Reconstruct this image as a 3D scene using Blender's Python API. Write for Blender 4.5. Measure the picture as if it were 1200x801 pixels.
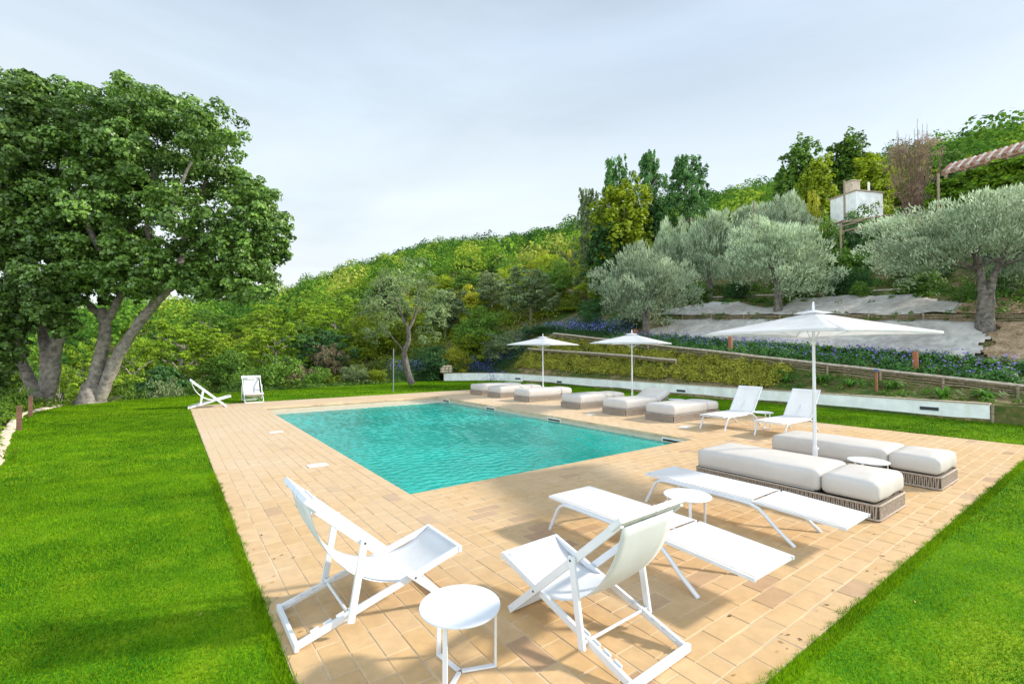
import bpy, math, random
import numpy as np
from mathutils import Vector, Matrix
from mathutils.geometry import delaunay_2d_cdt
R = math.radians
for o in list(bpy.data.objects): bpy.data.objects.remove(o)
scn = bpy.context.scene
COL = scn.collection

# ------------------------------------------------------------------ camera
F = 549.0; CAMH = 2.0; YAW = R(36.3); PITCH = R(1.1)
cd = bpy.data.cameras.new('camera'); cam = bpy.data.objects.new('camera', cd); COL.objects.link(cam)
cd.sensor_width = 36; cd.lens = F/1200*36; cd.clip_start = .05; cd.clip_end = 2000
cam.location = (0, 0, CAMH); cam.rotation_euler = (R(90)+PITCH, 0, -YAW)
scn.camera = cam

# ------------------------------------------------------------------ light
SUN = Vector((1.5, -0.86, 1.0)).normalized()        # direction towards the sun
EL = math.asin(SUN.z); AZ = math.atan2(SUN.x, SUN.y)
w = bpy.data.worlds.new('World'); scn.world = w; w.use_nodes = True
nt = w.node_tree; N = nt.nodes; L = nt.links; N.clear()
out = N.new('ShaderNodeOutputWorld'); bg = N.new('ShaderNodeBackground'); bg.inputs[1].default_value = .15
sky = N.new('ShaderNodeTexSky'); sky.sky_type = 'NISHITA'; sky.sun_disc = False
sky.sun_elevation = EL; sky.sun_rotation = AZ; sky.air_density = 1.0; sky.dust_density = 1.0
tc = N.new('ShaderNodeTexCoord'); mp = N.new('ShaderNodeMapping'); mp.inputs['Scale'].default_value = (1.0, 1.0, 3.2)
mp.inputs['Rotation'].default_value = (.25, .12, .4)
no = N.new('ShaderNodeTexNoise'); no.inputs['Scale'].default_value = 1.5; no.inputs['Detail'].default_value = 5; no.inputs['Roughness'].default_value = .5
no.inputs['Distortion'].default_value = .3
rp = N.new('ShaderNodeValToRGB'); rp.color_ramp.elements[0].position = .30; rp.color_ramp.elements[0].color = (.84,)*3+(1,)
rp.color_ramp.elements[1].position = .64; rp.color_ramp.elements[1].color = (.99,)*3+(1,)
sx = N.new('ShaderNodeSeparateXYZ')
gr = N.new('ShaderNodeValToRGB')                      # veil of thin cloud: brighter low down, greyer overhead
e = gr.color_ramp.elements; e[0].position = 0.0; e[0].color = (3.15, 3.28, 3.36, 1); e[1].position = .62; e[1].color = (1.74, 2.10, 2.50, 1)
m_ = e.new(.30); m_.color = (2.68, 2.98, 3.12, 1)
mx = N.new('ShaderNodeMix'); mx.data_type = 'RGBA'
L.new(tc.outputs['Generated'], mp.inputs[0]); L.new(mp.outputs[0], no.inputs[0]); L.new(no.outputs[0], rp.inputs[0])
L.new(tc.outputs['Generated'], sx.inputs[0]); L.new(sx.outputs[2], gr.inputs[0])
L.new(rp.outputs[0], mx.inputs[0]); L.new(sky.outputs[0], mx.inputs[6])
n2 = N.new('ShaderNodeTexNoise'); n2.inputs['Scale'].default_value = 1.1; n2.inputs['Detail'].default_value = 7; n2.inputs['Roughness'].default_value = .55; n2.inputs['Distortion'].default_value = .6
m2 = N.new('ShaderNodeMapping'); m2.inputs['Scale'].default_value = (1, 1.0, 4.2); m2.inputs['Rotation'].default_value = (.5, -.2, 1.1); m2.inputs['Location'].default_value = (.7, .2, .1)
q2 = N.new('ShaderNodeMapRange'); q2.inputs[1].default_value = .32; q2.inputs[2].default_value = .68; q2.inputs[3].default_value = .86; q2.inputs[4].default_value = 1.10
hv = N.new('ShaderNodeHueSaturation'); L.new(tc.outputs['Generated'], m2.inputs[0]); L.new(m2.outputs[0], n2.inputs[0]); L.new(n2.outputs[0], q2.inputs[0]); L.new(q2.outputs[0], hv.inputs['Value'])
L.new(gr.outputs[0], hv.inputs['Color']); L.new(hv.outputs[0], mx.inputs[7])
# unseen sky behind the camera is brightened as added fill for the shaded slope
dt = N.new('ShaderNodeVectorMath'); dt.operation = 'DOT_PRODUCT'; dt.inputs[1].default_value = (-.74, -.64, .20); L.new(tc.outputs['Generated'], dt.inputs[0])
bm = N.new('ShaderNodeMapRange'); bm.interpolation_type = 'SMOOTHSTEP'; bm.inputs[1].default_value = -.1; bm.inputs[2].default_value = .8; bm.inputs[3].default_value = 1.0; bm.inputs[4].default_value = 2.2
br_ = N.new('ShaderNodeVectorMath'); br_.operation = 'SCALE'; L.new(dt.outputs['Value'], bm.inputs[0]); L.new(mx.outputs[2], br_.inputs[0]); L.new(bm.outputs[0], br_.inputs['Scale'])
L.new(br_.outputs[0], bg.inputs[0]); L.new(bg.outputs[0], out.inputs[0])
sd = bpy.data.lights.new('sun', 'SUN'); sd.energy = 2.75; sd.angle = R(4.5); sd.color = (1, .93, .82)
so = bpy.data.objects.new('sun', sd); COL.objects.link(so); so.location = (30, -20, 40)
so.rotation_euler = SUN.to_track_quat('Z', 'Y').to_euler()
vs = scn.view_settings; vs.view_transform = 'Standard'; vs.look = 'None'; vs.gamma = 1; vs.exposure = 1.14; vs.use_curve_mapping = False
scn.render.engine = 'CYCLES'
scn.cycles.max_bounces = 8; scn.cycles.transparent_max_bounces = 12

# ------------------------------------------------------------------ helpers
rng = np.random.default_rng(7); rnd = random.Random(11)
cy, sy_ = math.cos(YAW), math.sin(YAW); cp, sp_ = math.cos(PITCH), math.sin(PITCH)
def P(px, py, depth):                                 # survey: a sight line of the photograph at a measured depth in metres
    x = (px-600)/F; z = -(py-400.5)/F
    y = cp - z*sp_; zz = sp_ + z*cp
    v = Vector((x*cy + y*sy_, -x*sy_ + y*cy, zz))
    return Vector((0, 0, CAMH)) + v*(depth)
def tag(o, label=None, cat=None, group=None, kind=None):
    if label: o['label'] = label
    if cat: o['category'] = cat
    if group: o['group'] = group
    if kind: o['kind'] = kind
    return o
def thing(name, label, cat, loc=(0, 0, 0), rz=0, group=None):
    o = bpy.data.objects.new(name, None); COL.objects.link(o); o.empty_display_size = .1
    o.location = loc; o.rotation_euler = (0, 0, rz); return tag(o, label, cat, group)
def link(name, me, mat=None, parent=None):
    o = bpy.data.objects.new(name, me); COL.objects.link(o)
    if mat is not None and not me.materials: me.materials.append(mat)
    if parent: o.parent = parent
    return o
def kids(o): return [c for c in bpy.data.objects if c.parent == o]
def dup(root, loc, rz=0, label=None, group=None):
    def cpy(o, par):
        c = o.copy(); COL.objects.link(c); c.parent = par
        for k in kids(o): cpy(k, c)
        return c
    c = cpy(root, None); c.location = loc; c.rotation_euler = (0, 0, rz)
    if label: c['label'] = label
    if group: c['group'] = group
    return c
class MB:
    def __init__(s): s.v = []; s.f = []; s.sm = []
    def add(s, vs_, fs, smooth=False):
        b = len(s.v); s.v += [tuple(p) for p in vs_]; s.f += [tuple(i+b for i in f) for f in fs]; s.sm += [smooth]*len(fs); return s
    def box(s, c, d, rz=0, M=None):
        hx, hy, hz = d[0]/2, d[1]/2, d[2]/2
        vs_ = [Vector((x, y, z)) for z in (-hz, hz) for x, y in ((-hx, -hy), (hx, -hy), (hx, hy), (-hx, hy))]
        m = M if M is not None else Matrix.Rotation(rz, 3, 'Z')
        return s.add([m @ p + Vector(c) for p in vs_], [(0, 3, 2, 1), (4, 5, 6, 7), (0, 1, 5, 4), (1, 2, 6, 5), (2, 3, 7, 6), (3, 0, 4, 7)])
    def bar(s, p0, p1, w_, h, side=(1, 0, 0)):
        p0 = Vector(p0); p1 = Vector(p1); d = p1-p0; l = d.length; d.normalize()
        sd_ = Vector(side); sd_ = (sd_ - d*sd_.dot(d)).normalized(); up = d.cross(sd_)
        return s.box((p0+p1)/2, (w_, l, h), M=Matrix((sd_, d, up)).transposed())
    def tube(s, pts, rad, n=8, smooth=True, flat=1.0):
        pts = [Vector(p) for p in pts]
        if not hasattr(rad, '__len__'): rad = [rad]*len(pts)
        vs_ = []; pu = None
        for i, p in enumerate(pts):
            d = (pts[min(i+1, len(pts)-1)]-pts[max(i-1, 0)]).normalized()
            if pu is None: pu = d.orthogonal().normalized()
            u = (pu - d*pu.dot(d)).normalized(); pu = u; v_ = d.cross(u)
            vs_ += [p + (u*math.cos(a)*flat + v_*math.sin(a))*rad[i] for a in [2*math.pi*k/n for k in range(n)]]
        fs = [(i*n+k, i*n+(k+1) % n, (i+1)*n+(k+1) % n, (i+1)*n+k) for i in range(len(pts)-1) for k in range(n)]
        s.add(vs_, fs, smooth); b = len(pts)-1
        s.add(vs_[:n], [tuple(range(n))[::-1]]); s.add(vs_[b*n:], [tuple(range(n))]); return s
    def lathe(s, prof, c=(0, 0, 0), n=32, smooth=False):
        vs_ = [(c[0]+r*math.cos(2*math.pi*k/n), c[1]+r*math.sin(2*math.pi*k/n), c[2]+z) for r, z in prof for k in range(n)]
        fs = [(i*n+k, i*n+(k+1) % n, (i+1)*n+(k+1) % n, (i+1)*n+k) for i in range(len(prof)-1) for k in range(n)]
        s.add(vs_, fs, smooth); m = len(prof)-1
        s.add(vs_[:n], [tuple(range(n))[::-1]]); s.add(vs_[m*n:], [tuple(range(n))]); return s
    def grid(s, fn, nu, nv, smooth=True):
        vs_ = [fn(i/nu, j/nv) for j in range(nv+1) for i in range(nu+1)]
        fs = [(j*(nu+1)+i, j*(nu+1)+i+1, (j+1)*(nu+1)+i+1, (j+1)*(nu+1)+i) for j in range(nv) for i in range(nu)]
        return s.add(vs_, fs, smooth)
    def rbox(s, c, d, r, bulge=0, n=10, nz=5, wob=0, seed=0):          # a soft cushion: rounded box
        hx, hy, hz = d[0]/2, d[1]/2, d[2]/2; q = random.Random(seed); ph = [q.uniform(0, 6) for _ in range(6)]
        nx = n; ny = max(4, int(n*d[1]/d[0]))
        idx = {}; vs_ = []; fs = []
        def g(i, m):                                                    # grading: more rows at the rounded edge
            t = i/m*2-1; return math.copysign(1-(1-abs(t))**1.35, t)
        def vt(i, j, k):
            if (i, j, k) not in idx:
                p = Vector((g(i, nx)*hx, g(j, ny)*hy, g(k, nz)*hz))
                inn = Vector((max(-hx+r, min(hx-r, p.x)), max(-hy+r, min(hy-r, p.y)), max(-hz+r, min(hz-r, p.z))))
                dd = p-inn
                if dd.length > 1e-6: p2 = inn + dd.normalized()*r
                else: p2 = p
                if k == nz: p2.z += bulge*(1-(p.x/hx)**2)*(1-(p.y/hy)**4)
                if wob:
                    p2.z += wob*math.sin(p2.x*9+ph[0])*math.sin(p2.y*7+ph[1]) if k == nz else 0
                    if i in (0, nx): p2.x += wob*math.sin(p2.y*11+ph[2])
                    if j in (0, ny): p2.y += wob*math.sin(p2.x*12+ph[3])
                idx[(i, j, k)] = len(vs_); vs_.append(p2+Vector(c))
            return idx[(i, j, k)]
        for k in (0, nz):
            for i in range(nx):
                for j in range(ny):
                    q4 = [vt(i, j, k), vt(i+1, j, k), vt(i+1, j+1, k), vt(i, j+1, k)]; fs.append(tuple(q4 if k else q4[::-1]))
        for j in (0, ny):
            for i in range(nx):
                for k in range(nz):
                    q4 = [vt(i, j, k), vt(i+1, j, k), vt(i+1, j, k+1), vt(i, j, k+1)]; fs.append(tuple(q4[::-1] if j else q4))
        for i in (0, nx):
            for j in range(ny):
                for k in range(nz):
                    q4 = [vt(i, j, k), vt(i, j+1, k), vt(i, j+1, k+1), vt(i, j, k+1)]; fs.append(tuple(q4 if i else q4[::-1]))
        return s.add(vs_, fs, True)
    def build(s, name, mat, parent=None, bevel=0):
        me = bpy.data.meshes.new(name); me.from_pydata(s.v, [], s.f); me.update()
        me.polygons.foreach_set('use_smooth', s.sm)
        o = link(name, me, mat, parent)
        if bevel:
            b = o.modifiers.new('bevel', 'BEVEL'); b.width = bevel; b.segments = 2; b.limit_method = 'ANGLE'
        return o
def npmesh(name, V, K, tone=None, smooth=False):      # fast: V (n*K,3) unshared K-gons
    me = bpy.data.meshes.new(name); n = len(V)//K
    me.vertices.add(len(V)); me.vertices.foreach_set('co', np.asarray(V, np.float32).ravel())
    me.loops.add(len(V)); me.loops.foreach_set('vertex_index', np.arange(len(V), dtype=np.int32))
    me.polygons.add(n); me.polygons.foreach_set('loop_start', np.arange(0, n*K, K, dtype=np.int32))
    if tone is not None:
        a = me.attributes.new('tone', 'FLOAT', 'FACE'); a.data.foreach_set('value', np.asarray(tone, np.float32))
    me.update(calc_edges=True)
    if smooth: me.polygons.foreach_set('use_smooth', np.ones(n, bool))
    return me

# ------------------------------------------------------------------ materials
def streaks(m):
    n, l = m.node_tree.nodes, m.node_tree.links; b = [k for k in n if k.type == 'BSDF_PRINCIPLED'][0]; src = b.inputs[0].links[0].from_socket
    t = n.new('ShaderNodeTexCoord'); mp = n.new('ShaderNodeMapping'); mp.inputs['Scale'].default_value = (7, 7, .5); ns = n.new('ShaderNodeTexNoise'); ns.inputs['Scale'].default_value = 1; ns.inputs['Detail'].default_value = 6
    r = n.new('ShaderNodeMapRange'); r.inputs[1].default_value = .5; r.inputs[2].default_value = .72; r.inputs[3].default_value = 0; r.inputs[4].default_value = .3
    mx = n.new('ShaderNodeMix'); mx.data_type = 'RGBA'; mx.inputs[7].default_value = (.62, .55, .40, 1)
    l.new(t.outputs['Object'], mp.inputs[0]); l.new(mp.outputs[0], ns.inputs[0]); l.new(ns.outputs[0], r.inputs[0]); l.new(r.outputs[0], mx.inputs[0]); l.new(src, mx.inputs[6]); l.new(mx.outputs[2], b.inputs[0])
def newmat(name):
    m = bpy.data.materials.new(name); m.use_nodes = True; n = m.node_tree.nodes; n.clear()
    return m, n, m.node_tree.links
def plain(name, col, rough=.5, metal=0, var=.06, scale=8, bump=0, bscale=200, spec=.5, coat=0):
    m, n, l = newmat(name); o = n.new('ShaderNodeOutputMaterial'); b = n.new('ShaderNodeBsdfPrincipled')
    b.inputs['Roughness'].default_value = rough; b.inputs['Metallic'].default_value = metal; b.inputs['Specular IOR Level'].default_value = spec
    t = n.new('ShaderNodeTexCoord'); ns = n.new('ShaderNodeTexNoise'); ns.inputs['Scale'].default_value = scale; ns.inputs['Detail'].default_value = 5
    r = n.new('ShaderNodeValToRGB'); r.color_ramp.elements[0].position = .3; r.color_ramp.elements[1].position = .7
    r.color_ramp.elements[0].color = tuple(c*(1-var*1.6) for c in col)+(1,); r.color_ramp.elements[1].color = tuple(min(1, c*(1+var)) for c in col)+(1,)
    l.new(t.outputs['Object'], ns.inputs[0]); l.new(ns.outputs[0], r.inputs[0]); l.new(r.outputs[0], b.inputs[0])
    if bump:
        n2 = n.new('ShaderNodeTexNoise'); n2.inputs['Scale'].default_value = bscale; n2.inputs['Detail'].default_value = 4
        bp = n.new('ShaderNodeBump'); bp.inputs['Strength'].default_value = bump; bp.inputs['Distance'].default_value = .01
        l.new(t.outputs['Object'], n2.inputs[0]); l.new(n2.outputs[0], bp.inputs['Height']); l.new(bp.outputs[0], b.inputs['Normal'])
    l.new(b.outputs[0], o.inputs[0]); return m
def leafmat(name, dark, light, transl=.3, rough=.55, hue=.0, spec=.25):
    m, n, l = newmat(name); o = n.new('ShaderNodeOutputMaterial'); b = n.new('ShaderNodeBsdfPrincipled'); b.inputs['Roughness'].default_value = rough
    b.inputs['Specular IOR Level'].default_value = spec
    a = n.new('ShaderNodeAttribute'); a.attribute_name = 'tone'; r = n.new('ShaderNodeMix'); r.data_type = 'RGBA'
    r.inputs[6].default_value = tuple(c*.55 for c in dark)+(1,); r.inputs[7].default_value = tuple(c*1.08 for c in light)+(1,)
    hs = n.new('ShaderNodeHueSaturation'); oi = n.new('ShaderNodeObjectInfo'); mr = n.new('ShaderNodeMapRange')
    mr.inputs[3].default_value = .82; mr.inputs[4].default_value = 1.22
    tr = n.new('ShaderNodeBsdfTranslucent'); ms = n.new('ShaderNodeMixShader'); ms.inputs[0].default_value = transl
    l.new(a.outputs['Fac'], r.inputs[0]); l.new(r.outputs[2], hs.inputs['Color']); l.new(oi.outputs['Random'], mr.inputs[0]); l.new(mr.outputs[0], hs.inputs['Value'])
    l.new(hs.outputs[0], b.inputs[0]); l.new(hs.outputs[0], tr.inputs[0]); l.new(b.outputs[0], ms.inputs[1]); l.new(tr.outputs[0], ms.inputs[2]); l.new(ms.outputs[0], o.inputs[0])
    return m
def clothmat(name, col, transl, bscale=500):
    m, n, l = newmat(name); o = n.new('ShaderNodeOutputMaterial'); b = n.new('ShaderNodeBsdfPrincipled'); b.inputs['Roughness'].default_value = .75
    b.inputs['Specular IOR Level'].default_value = .2
    t = n.new('ShaderNodeTexCoord'); ns = n.new('ShaderNodeTexNoise'); ns.inputs['Scale'].default_value = bscale
    n3 = n.new('ShaderNodeTexNoise'); n3.inputs['Scale'].default_value = 3; n3.inputs['Detail'].default_value = 6
    r = n.new('ShaderNodeValToRGB'); r.color_ramp.elements[0].position = .3; r.color_ramp.elements[1].position = .65
    r.color_ramp.elements[0].color = tuple(c*.9 for c in col)+(1,); r.color_ramp.elements[1].color = col+(1,)
    bp = n.new('ShaderNodeBump'); bp.inputs['Strength'].default_value = .25; bp.inputs['Distance'].default_value = .003
    l.new(t.outputs['Object'], n3.inputs[0]); l.new(n3.outputs[0], r.inputs[0])
    l.new(t.outputs['Object'], ns.inputs[0]); l.new(ns.outputs[0], bp.inputs['Height']); l.new(bp.outputs[0], b.inputs['Normal'])
    tr = n.new('ShaderNodeBsdfTranslucent'); ms = n.new('ShaderNodeMixShader'); ms.inputs[0].default_value = transl
    l.new(r.outputs[0], b.inputs[0]); l.new(r.outputs[0], tr.inputs[0]); l.new(b.outputs[0], ms.inputs[1]); l.new(tr.outputs[0], ms.inputs[2]); l.new(ms.outputs[0], o.inputs[0])
    return m
M = {}
M['white'] = plain('white_metal', (.66, .675, .70), .38, var=.03)
M['sling'] = clothmat('white_sling', (.76, .765, .77), .18, 900)
M['canopy'] = clothmat('canopy_cloth', (.84, .85, .87), .45, 300)
_n = M['canopy'].node_tree.nodes; _o = [k for k in _n if k.type == 'OUTPUT_MATERIAL'][0]; _s = _o.inputs[0].links[0].from_socket       # open weave lets some light straight through
_t = _n.new('ShaderNodeBsdfTransparent'); _m = _n.new('ShaderNodeMixShader'); _m.inputs[0].default_value = .2
M['canopy'].node_tree.links.new(_s, _m.inputs[1]); M['canopy'].node_tree.links.new(_t.outputs[0], _m.inputs[2]); M['canopy'].node_tree.links.new(_m.outputs[0], _o.inputs[0])
M['cushion'] = clothmat('cushion_cloth', (.55, .515, .48), .0, 160)
M['rope'] = plain('rope', (.40, .325, .26), .8, var=.25, scale=60, bump=.5)
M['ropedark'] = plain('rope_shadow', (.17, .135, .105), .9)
M['strap'] = plain('strap', (.55, .60, .68), .6)
M['dark'] = plain('dark_metal', (.03, .03, .032), .5)
M['wallwhite'] = plain('white_render', (.88, .89, .86), .85, var=.08, scale=2.5, bump=.2, bscale=60)
M['cap'] = plain('stone_cap', (.42, .33, .24), .8, var=.2, scale=12)
M['corten'] = plain('corten', (.33, .12, .055), .8, var=.25, scale=15)
M['wood'] = plain('weathered_wood', (.30, .225, .15), .85, var=.35, scale=20, bump=.4, bscale=50)
M['postdark'] = plain('dark_rusty_post', (.15, .075, .045), .85, var=.25, scale=15)
M['rail'] = plain('pale_rail', (.50, .42, .33), .8, var=.2, scale=9)
M['bark'] = plain('bark', (.27, .235, .20), .95, var=.35, scale=7, bump=1.0, bscale=14)
M['barkolive'] = plain('olive_bark', (.15, .13, .11), .95, var=.4, scale=9, bump=1.0, bscale=16)
M['stone'] = plain('stone', (.60, .50, .37), .9, var=.25, scale=14, bump=.5, bscale=30)
M['tile_r'] = plain('roof_tile', (.38, .19, .13), .85, var=.3, scale=12)
M['tile_p'] = plain('roof_tile_pale', (.62, .52, .44), .85, var=.2, scale=12)
M['greypole'] = plain('grey_pole', (.22, .23, .23), .6)
M['lid'] = plain('white_plastic', (.78, .77, .74), .5)
M['basin'] = plain('pool_lining', (.50, .46, .34), .6, var=.07, scale=5)
M['blueglass'] = plain('blue_plastic', (.03, .09, .3), .3)
streaks(M['wallwhite'])
LM = {}
LM['oak'] = leafmat('oak_leaves', (.035, .105, .016), (.22, .38, .06), .32, .4, spec=.5)
LM['olive'] = leafmat('olive_leaves', (.19, .27, .13), (.58, .70, .46), .32, .5)
LM['green'] = leafmat('mid_green_leaves', (.04, .125, .014), (.21, .38, .045), .38)
LM['lime'] = leafmat('yellow_green_leaves', (.12, .21, .008), (.44, .54, .03), .42)
LM['yellow'] = leafmat('yellow_leaves', (.22, .26, .012), (.56, .55, .04), .4)
LM['dark'] = leafmat('dark_green_leaves', (.02, .07, .018), (.09, .22, .05), .3)
LM['pine'] = leafmat('pine_needles', (.07, .175, .008), (.38, .56, .03), .4)
LM['grey'] = leafmat('grey_green_leaves', (.09, .15, .05), (.34, .44, .18), .35)
LM['dry'] = leafmat('dry_leaves', (.15, .11, .05), (.42, .34, .19), .3)
LM['brown'] = leafmat('brown_leaves', (.17, .11, .065), (.40, .30, .20), .3)
LM['upright'] = leafmat('blue_green_leaves', (.03, .13, .03), (.17, .38, .09), .38)
LM['iris'] = leafmat('strap_leaves', (.03, .10, .012), (.12, .30, .03), .35)
LM['purple'] = leafmat('purple_flowers', (.10, .06, .38), (.38, .30, .80), .3)
LM['lav'] = leafmat('lavender_flowers', (.08, .10, .42), (.25, .28, .75), .3)
LM['vine'] = leafmat('vine_leaves', (.03, .13, .01), (.26, .42, .02), .4)
LM['cover'] = leafmat('bank_cover_leaves', (.18, .21, .022), (.58, .56, .075), .42)
LM['grass'] = leafmat('grass_blades', (.012, .095, .002), (.25, .44, .004), .42, .7, spec=.1)

# ground materials
def groundmat(name, cols, scales=(.12, 1.5, 12), bump=.6, pos=(.42, .52, .62), dist=.05):
    m, n, l = newmat(name); o = n.new('ShaderNodeOutputMaterial'); b = n.new('ShaderNodeBsdfPrincipled'); b.inputs['Roughness'].default_value = .95
    b.inputs['Specular IOR Level'].default_value = .1
    t = n.new('ShaderNodeTexCoord'); ns = [n.new('ShaderNodeTexNoise') for _ in scales]
    for k, s in zip(ns, scales): k.inputs['Scale'].default_value = s; k.inputs['Detail'].default_value = 6; l.new(t.outputs['Object'], k.inputs[0])
    ad = n.new('ShaderNodeMath'); ad.operation = 'ADD'; l.new(ns[0].outputs[0], ad.inputs[0]); l.new(ns[1].outputs[0], ad.inputs[1])
    a2 = n.new('ShaderNodeMath'); a2.operation = 'ADD'; l.new(ad.outputs[0], a2.inputs[0]); l.new(ns[2].outputs[0], a2.inputs[1])
    dv = n.new('ShaderNodeMath'); dv.operation = 'DIVIDE'; dv.inputs[1].default_value = 3; l.new(a2.outputs[0], dv.inputs[0])
    r = n.new('ShaderNodeValToRGB'); el = r.color_ramp.elements; el[0].position = pos[0]; el[0].color = cols[0]+(1,); el[1].position = pos[2]; el[1].color = cols[2]+(1,)
    k = el.new(pos[1]); k.color = cols[1]+(1,)
    l.new(dv.outputs[0], r.inputs[0]); l.new(r.outputs[0], b.inputs[0])
    bp = n.new('ShaderNodeBump'); bp.inputs['Strength'].default_value = bump; bp.inputs['Distance'].default_value = dist
    l.new(ns[2].outputs[0], bp.inputs['Height']); l.new(bp.outputs[0], b.inputs['Normal']); l.new(b.outputs[0], o.inputs[0]); return m
M['soil'] = groundmat('hill_soil', ((.045, .085, .014), (.12, .11, .035), (.30, .215, .13)), (.25, 1.1, 7), pos=(.43, .51, .60))
M['lawn'] = groundmat('lawn_ground', ((.02, .12, .002), (.07, .21, .003), (.22, .32, .010)), (.35, 2.2, 40), bump=.8, pos=(.42, .50, .60), dist=.02)
M['jute'] = groundmat('jute_fabric', ((.33, .30, .265), (.45, .42, .38), (.58, .55, .50)), (.5, 4, 60), bump=.6, dist=.01)
M['mortar'] = plain('mortar', (.54, .41, .26), .95, var=.15, scale=3)

def pavermat():
    m, n, l = newmat('terracotta_paver'); o = n.new('ShaderNodeOutputMaterial'); b = n.new('ShaderNodeBsdfPrincipled')
    b.inputs['Roughness'].default_value = .72; b.inputs['Specular IOR Level'].default_value = .3
    a = n.new('ShaderNodeAttribute'); a.attribute_name = 'tone'; r = n.new('ShaderNodeValToRGB'); el = r.color_ramp.elements
    el[0].position = 0; el[0].color = (.36, .215, .13, 1); el[1].position = 1; el[1].color = (.60, .45, .27, 1)
    for p_, c in ((.12, (.44, .28, .15)), (.16, (.46, .28, .12)), (.40, (.51, .322, .145)), (.62, (.545, .362, .185)), (.80, (.56, .37, .20)), (.9, (.60, .43, .24))):
        k = el.new(p_); k.color = c+(1,)
    t = n.new('ShaderNodeTexCoord'); n1 = n.new('ShaderNodeTexNoise'); n1.inputs['Scale'].default_value = 7; n1.inputs['Detail'].default_value = 8; n1.inputs['Roughness'].default_value = .65
    n2 = n.new('ShaderNodeTexNoise'); n2.inputs['Scale'].default_value = .6; n2.inputs['Detail'].default_value = 3
    n3 = n.new('ShaderNodeTexNoise'); n3.inputs['Scale'].default_value = 90; n3.inputs['Detail'].default_value = 4
    for q in (n1, n2, n3): l.new(t.outputs['Object'], q.inputs[0])
    r1 = n.new('ShaderNodeMapRange'); r1.inputs[1].default_value = .3; r1.inputs[2].default_value = .7; r1.inputs[3].default_value = .86; r1.inputs[4].default_value = 1.10
    l.new(n1.outputs[0], r1.inputs[0])
    hs = n.new('ShaderNodeHueSaturation'); l.new(r.outputs[0], hs.inputs['Color']); l.new(r1.outputs[0], hs.inputs['Value'])
    # paler cream mix, in soft patches and stronger towards the far end
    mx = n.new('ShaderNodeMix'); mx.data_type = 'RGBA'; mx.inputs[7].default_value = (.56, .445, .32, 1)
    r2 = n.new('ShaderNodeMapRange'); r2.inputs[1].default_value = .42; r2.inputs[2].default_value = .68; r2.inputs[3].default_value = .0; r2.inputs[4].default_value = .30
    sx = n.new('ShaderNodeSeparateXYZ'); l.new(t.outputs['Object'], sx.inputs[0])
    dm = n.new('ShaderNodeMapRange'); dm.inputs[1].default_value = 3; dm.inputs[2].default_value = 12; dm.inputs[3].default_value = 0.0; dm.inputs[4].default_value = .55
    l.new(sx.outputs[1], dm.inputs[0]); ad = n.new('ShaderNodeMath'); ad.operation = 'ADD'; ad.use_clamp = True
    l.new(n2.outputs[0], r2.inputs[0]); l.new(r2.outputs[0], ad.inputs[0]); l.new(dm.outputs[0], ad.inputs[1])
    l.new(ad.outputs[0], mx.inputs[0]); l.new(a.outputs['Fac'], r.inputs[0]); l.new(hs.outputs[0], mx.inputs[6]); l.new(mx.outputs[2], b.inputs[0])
    bp = n.new('ShaderNodeBump'); bp.inputs['Strength'].default_value = .35; bp.inputs['Distance'].default_value = .004
    am = n.new('ShaderNodeMath'); am.operation = 'ADD'; l.new(n1.outputs[0], am.inputs[0]); l.new(n3.outputs[0], am.inputs[1])
    l.new(am.outputs[0], bp.inputs['Height']); l.new(bp.outputs[0], b.inputs['Normal']); l.new(b.outputs[0], o.inputs[0]); return m
M['paver'] = pavermat()
def watermat():
    m, n, l = newmat('pool_water'); o = n.new('ShaderNodeOutputMaterial')
    d = n.new('ShaderNodeBsdfDiffuse'); tr = n.new('ShaderNodeBsdfTransparent'); tr.inputs[0].default_value = (.35, .92, .80, 1)
    g = n.new('ShaderNodeBsdfGlossy'); g.inputs['Roughness'].default_value = .04; g.inputs[0].default_value = (1, 1, 1, 1)
    t = n.new('ShaderNodeTexCoord'); ns = n.new('ShaderNodeTexNoise'); ns.inputs['Scale'].default_value = .35; ns.inputs['Detail'].default_value = 3
    r = n.new('ShaderNodeValToRGB'); r.color_ramp.elements[0].position = .35; r.color_ramp.elements[1].position = .68
    r.color_ramp.elements[0].color = (.0, .35, .295, 1); r.color_ramp.elements[1].color = (.005, .56, .475, 1)
    l.new(t.outputs['Object'], ns.inputs[0]); l.new(ns.outputs[0], r.inputs[0]); l.new(r.outputs[0], d.inputs[0])
    m1 = n.new('ShaderNodeMixShader'); m1.inputs[0].default_value = .36; l.new(d.outputs[0], m1.inputs[1]); l.new(tr.outputs[0], m1.inputs[2])
    fr = n.new('ShaderNodeFresnel'); fr.inputs[0].default_value = 1.33
    n2 = n.new('ShaderNodeTexNoise'); n2.inputs['Scale'].default_value = 22; n2.inputs['Detail'].default_value = 3; l.new(t.outputs['Object'], n2.inputs[0])
    bp = n.new('ShaderNodeBump'); bp.inputs['Strength'].default_value = .25; bp.inputs['Distance'].default_value = .02; l.new(n2.outputs[0], bp.inputs['Height'])
    for q in (g, fr): l.new(bp.outputs[0], q.inputs['Normal'])
    ms = n.new('ShaderNodeMixShader'); l.new(fr.outputs[0], ms.inputs[0]); l.new(m1.outputs[0], ms.inputs[1]); l.new(g.outputs[0], ms.inputs[2]); l.new(ms.outputs[0], o.inputs[0]); return m
M['water'] = watermat()

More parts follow.
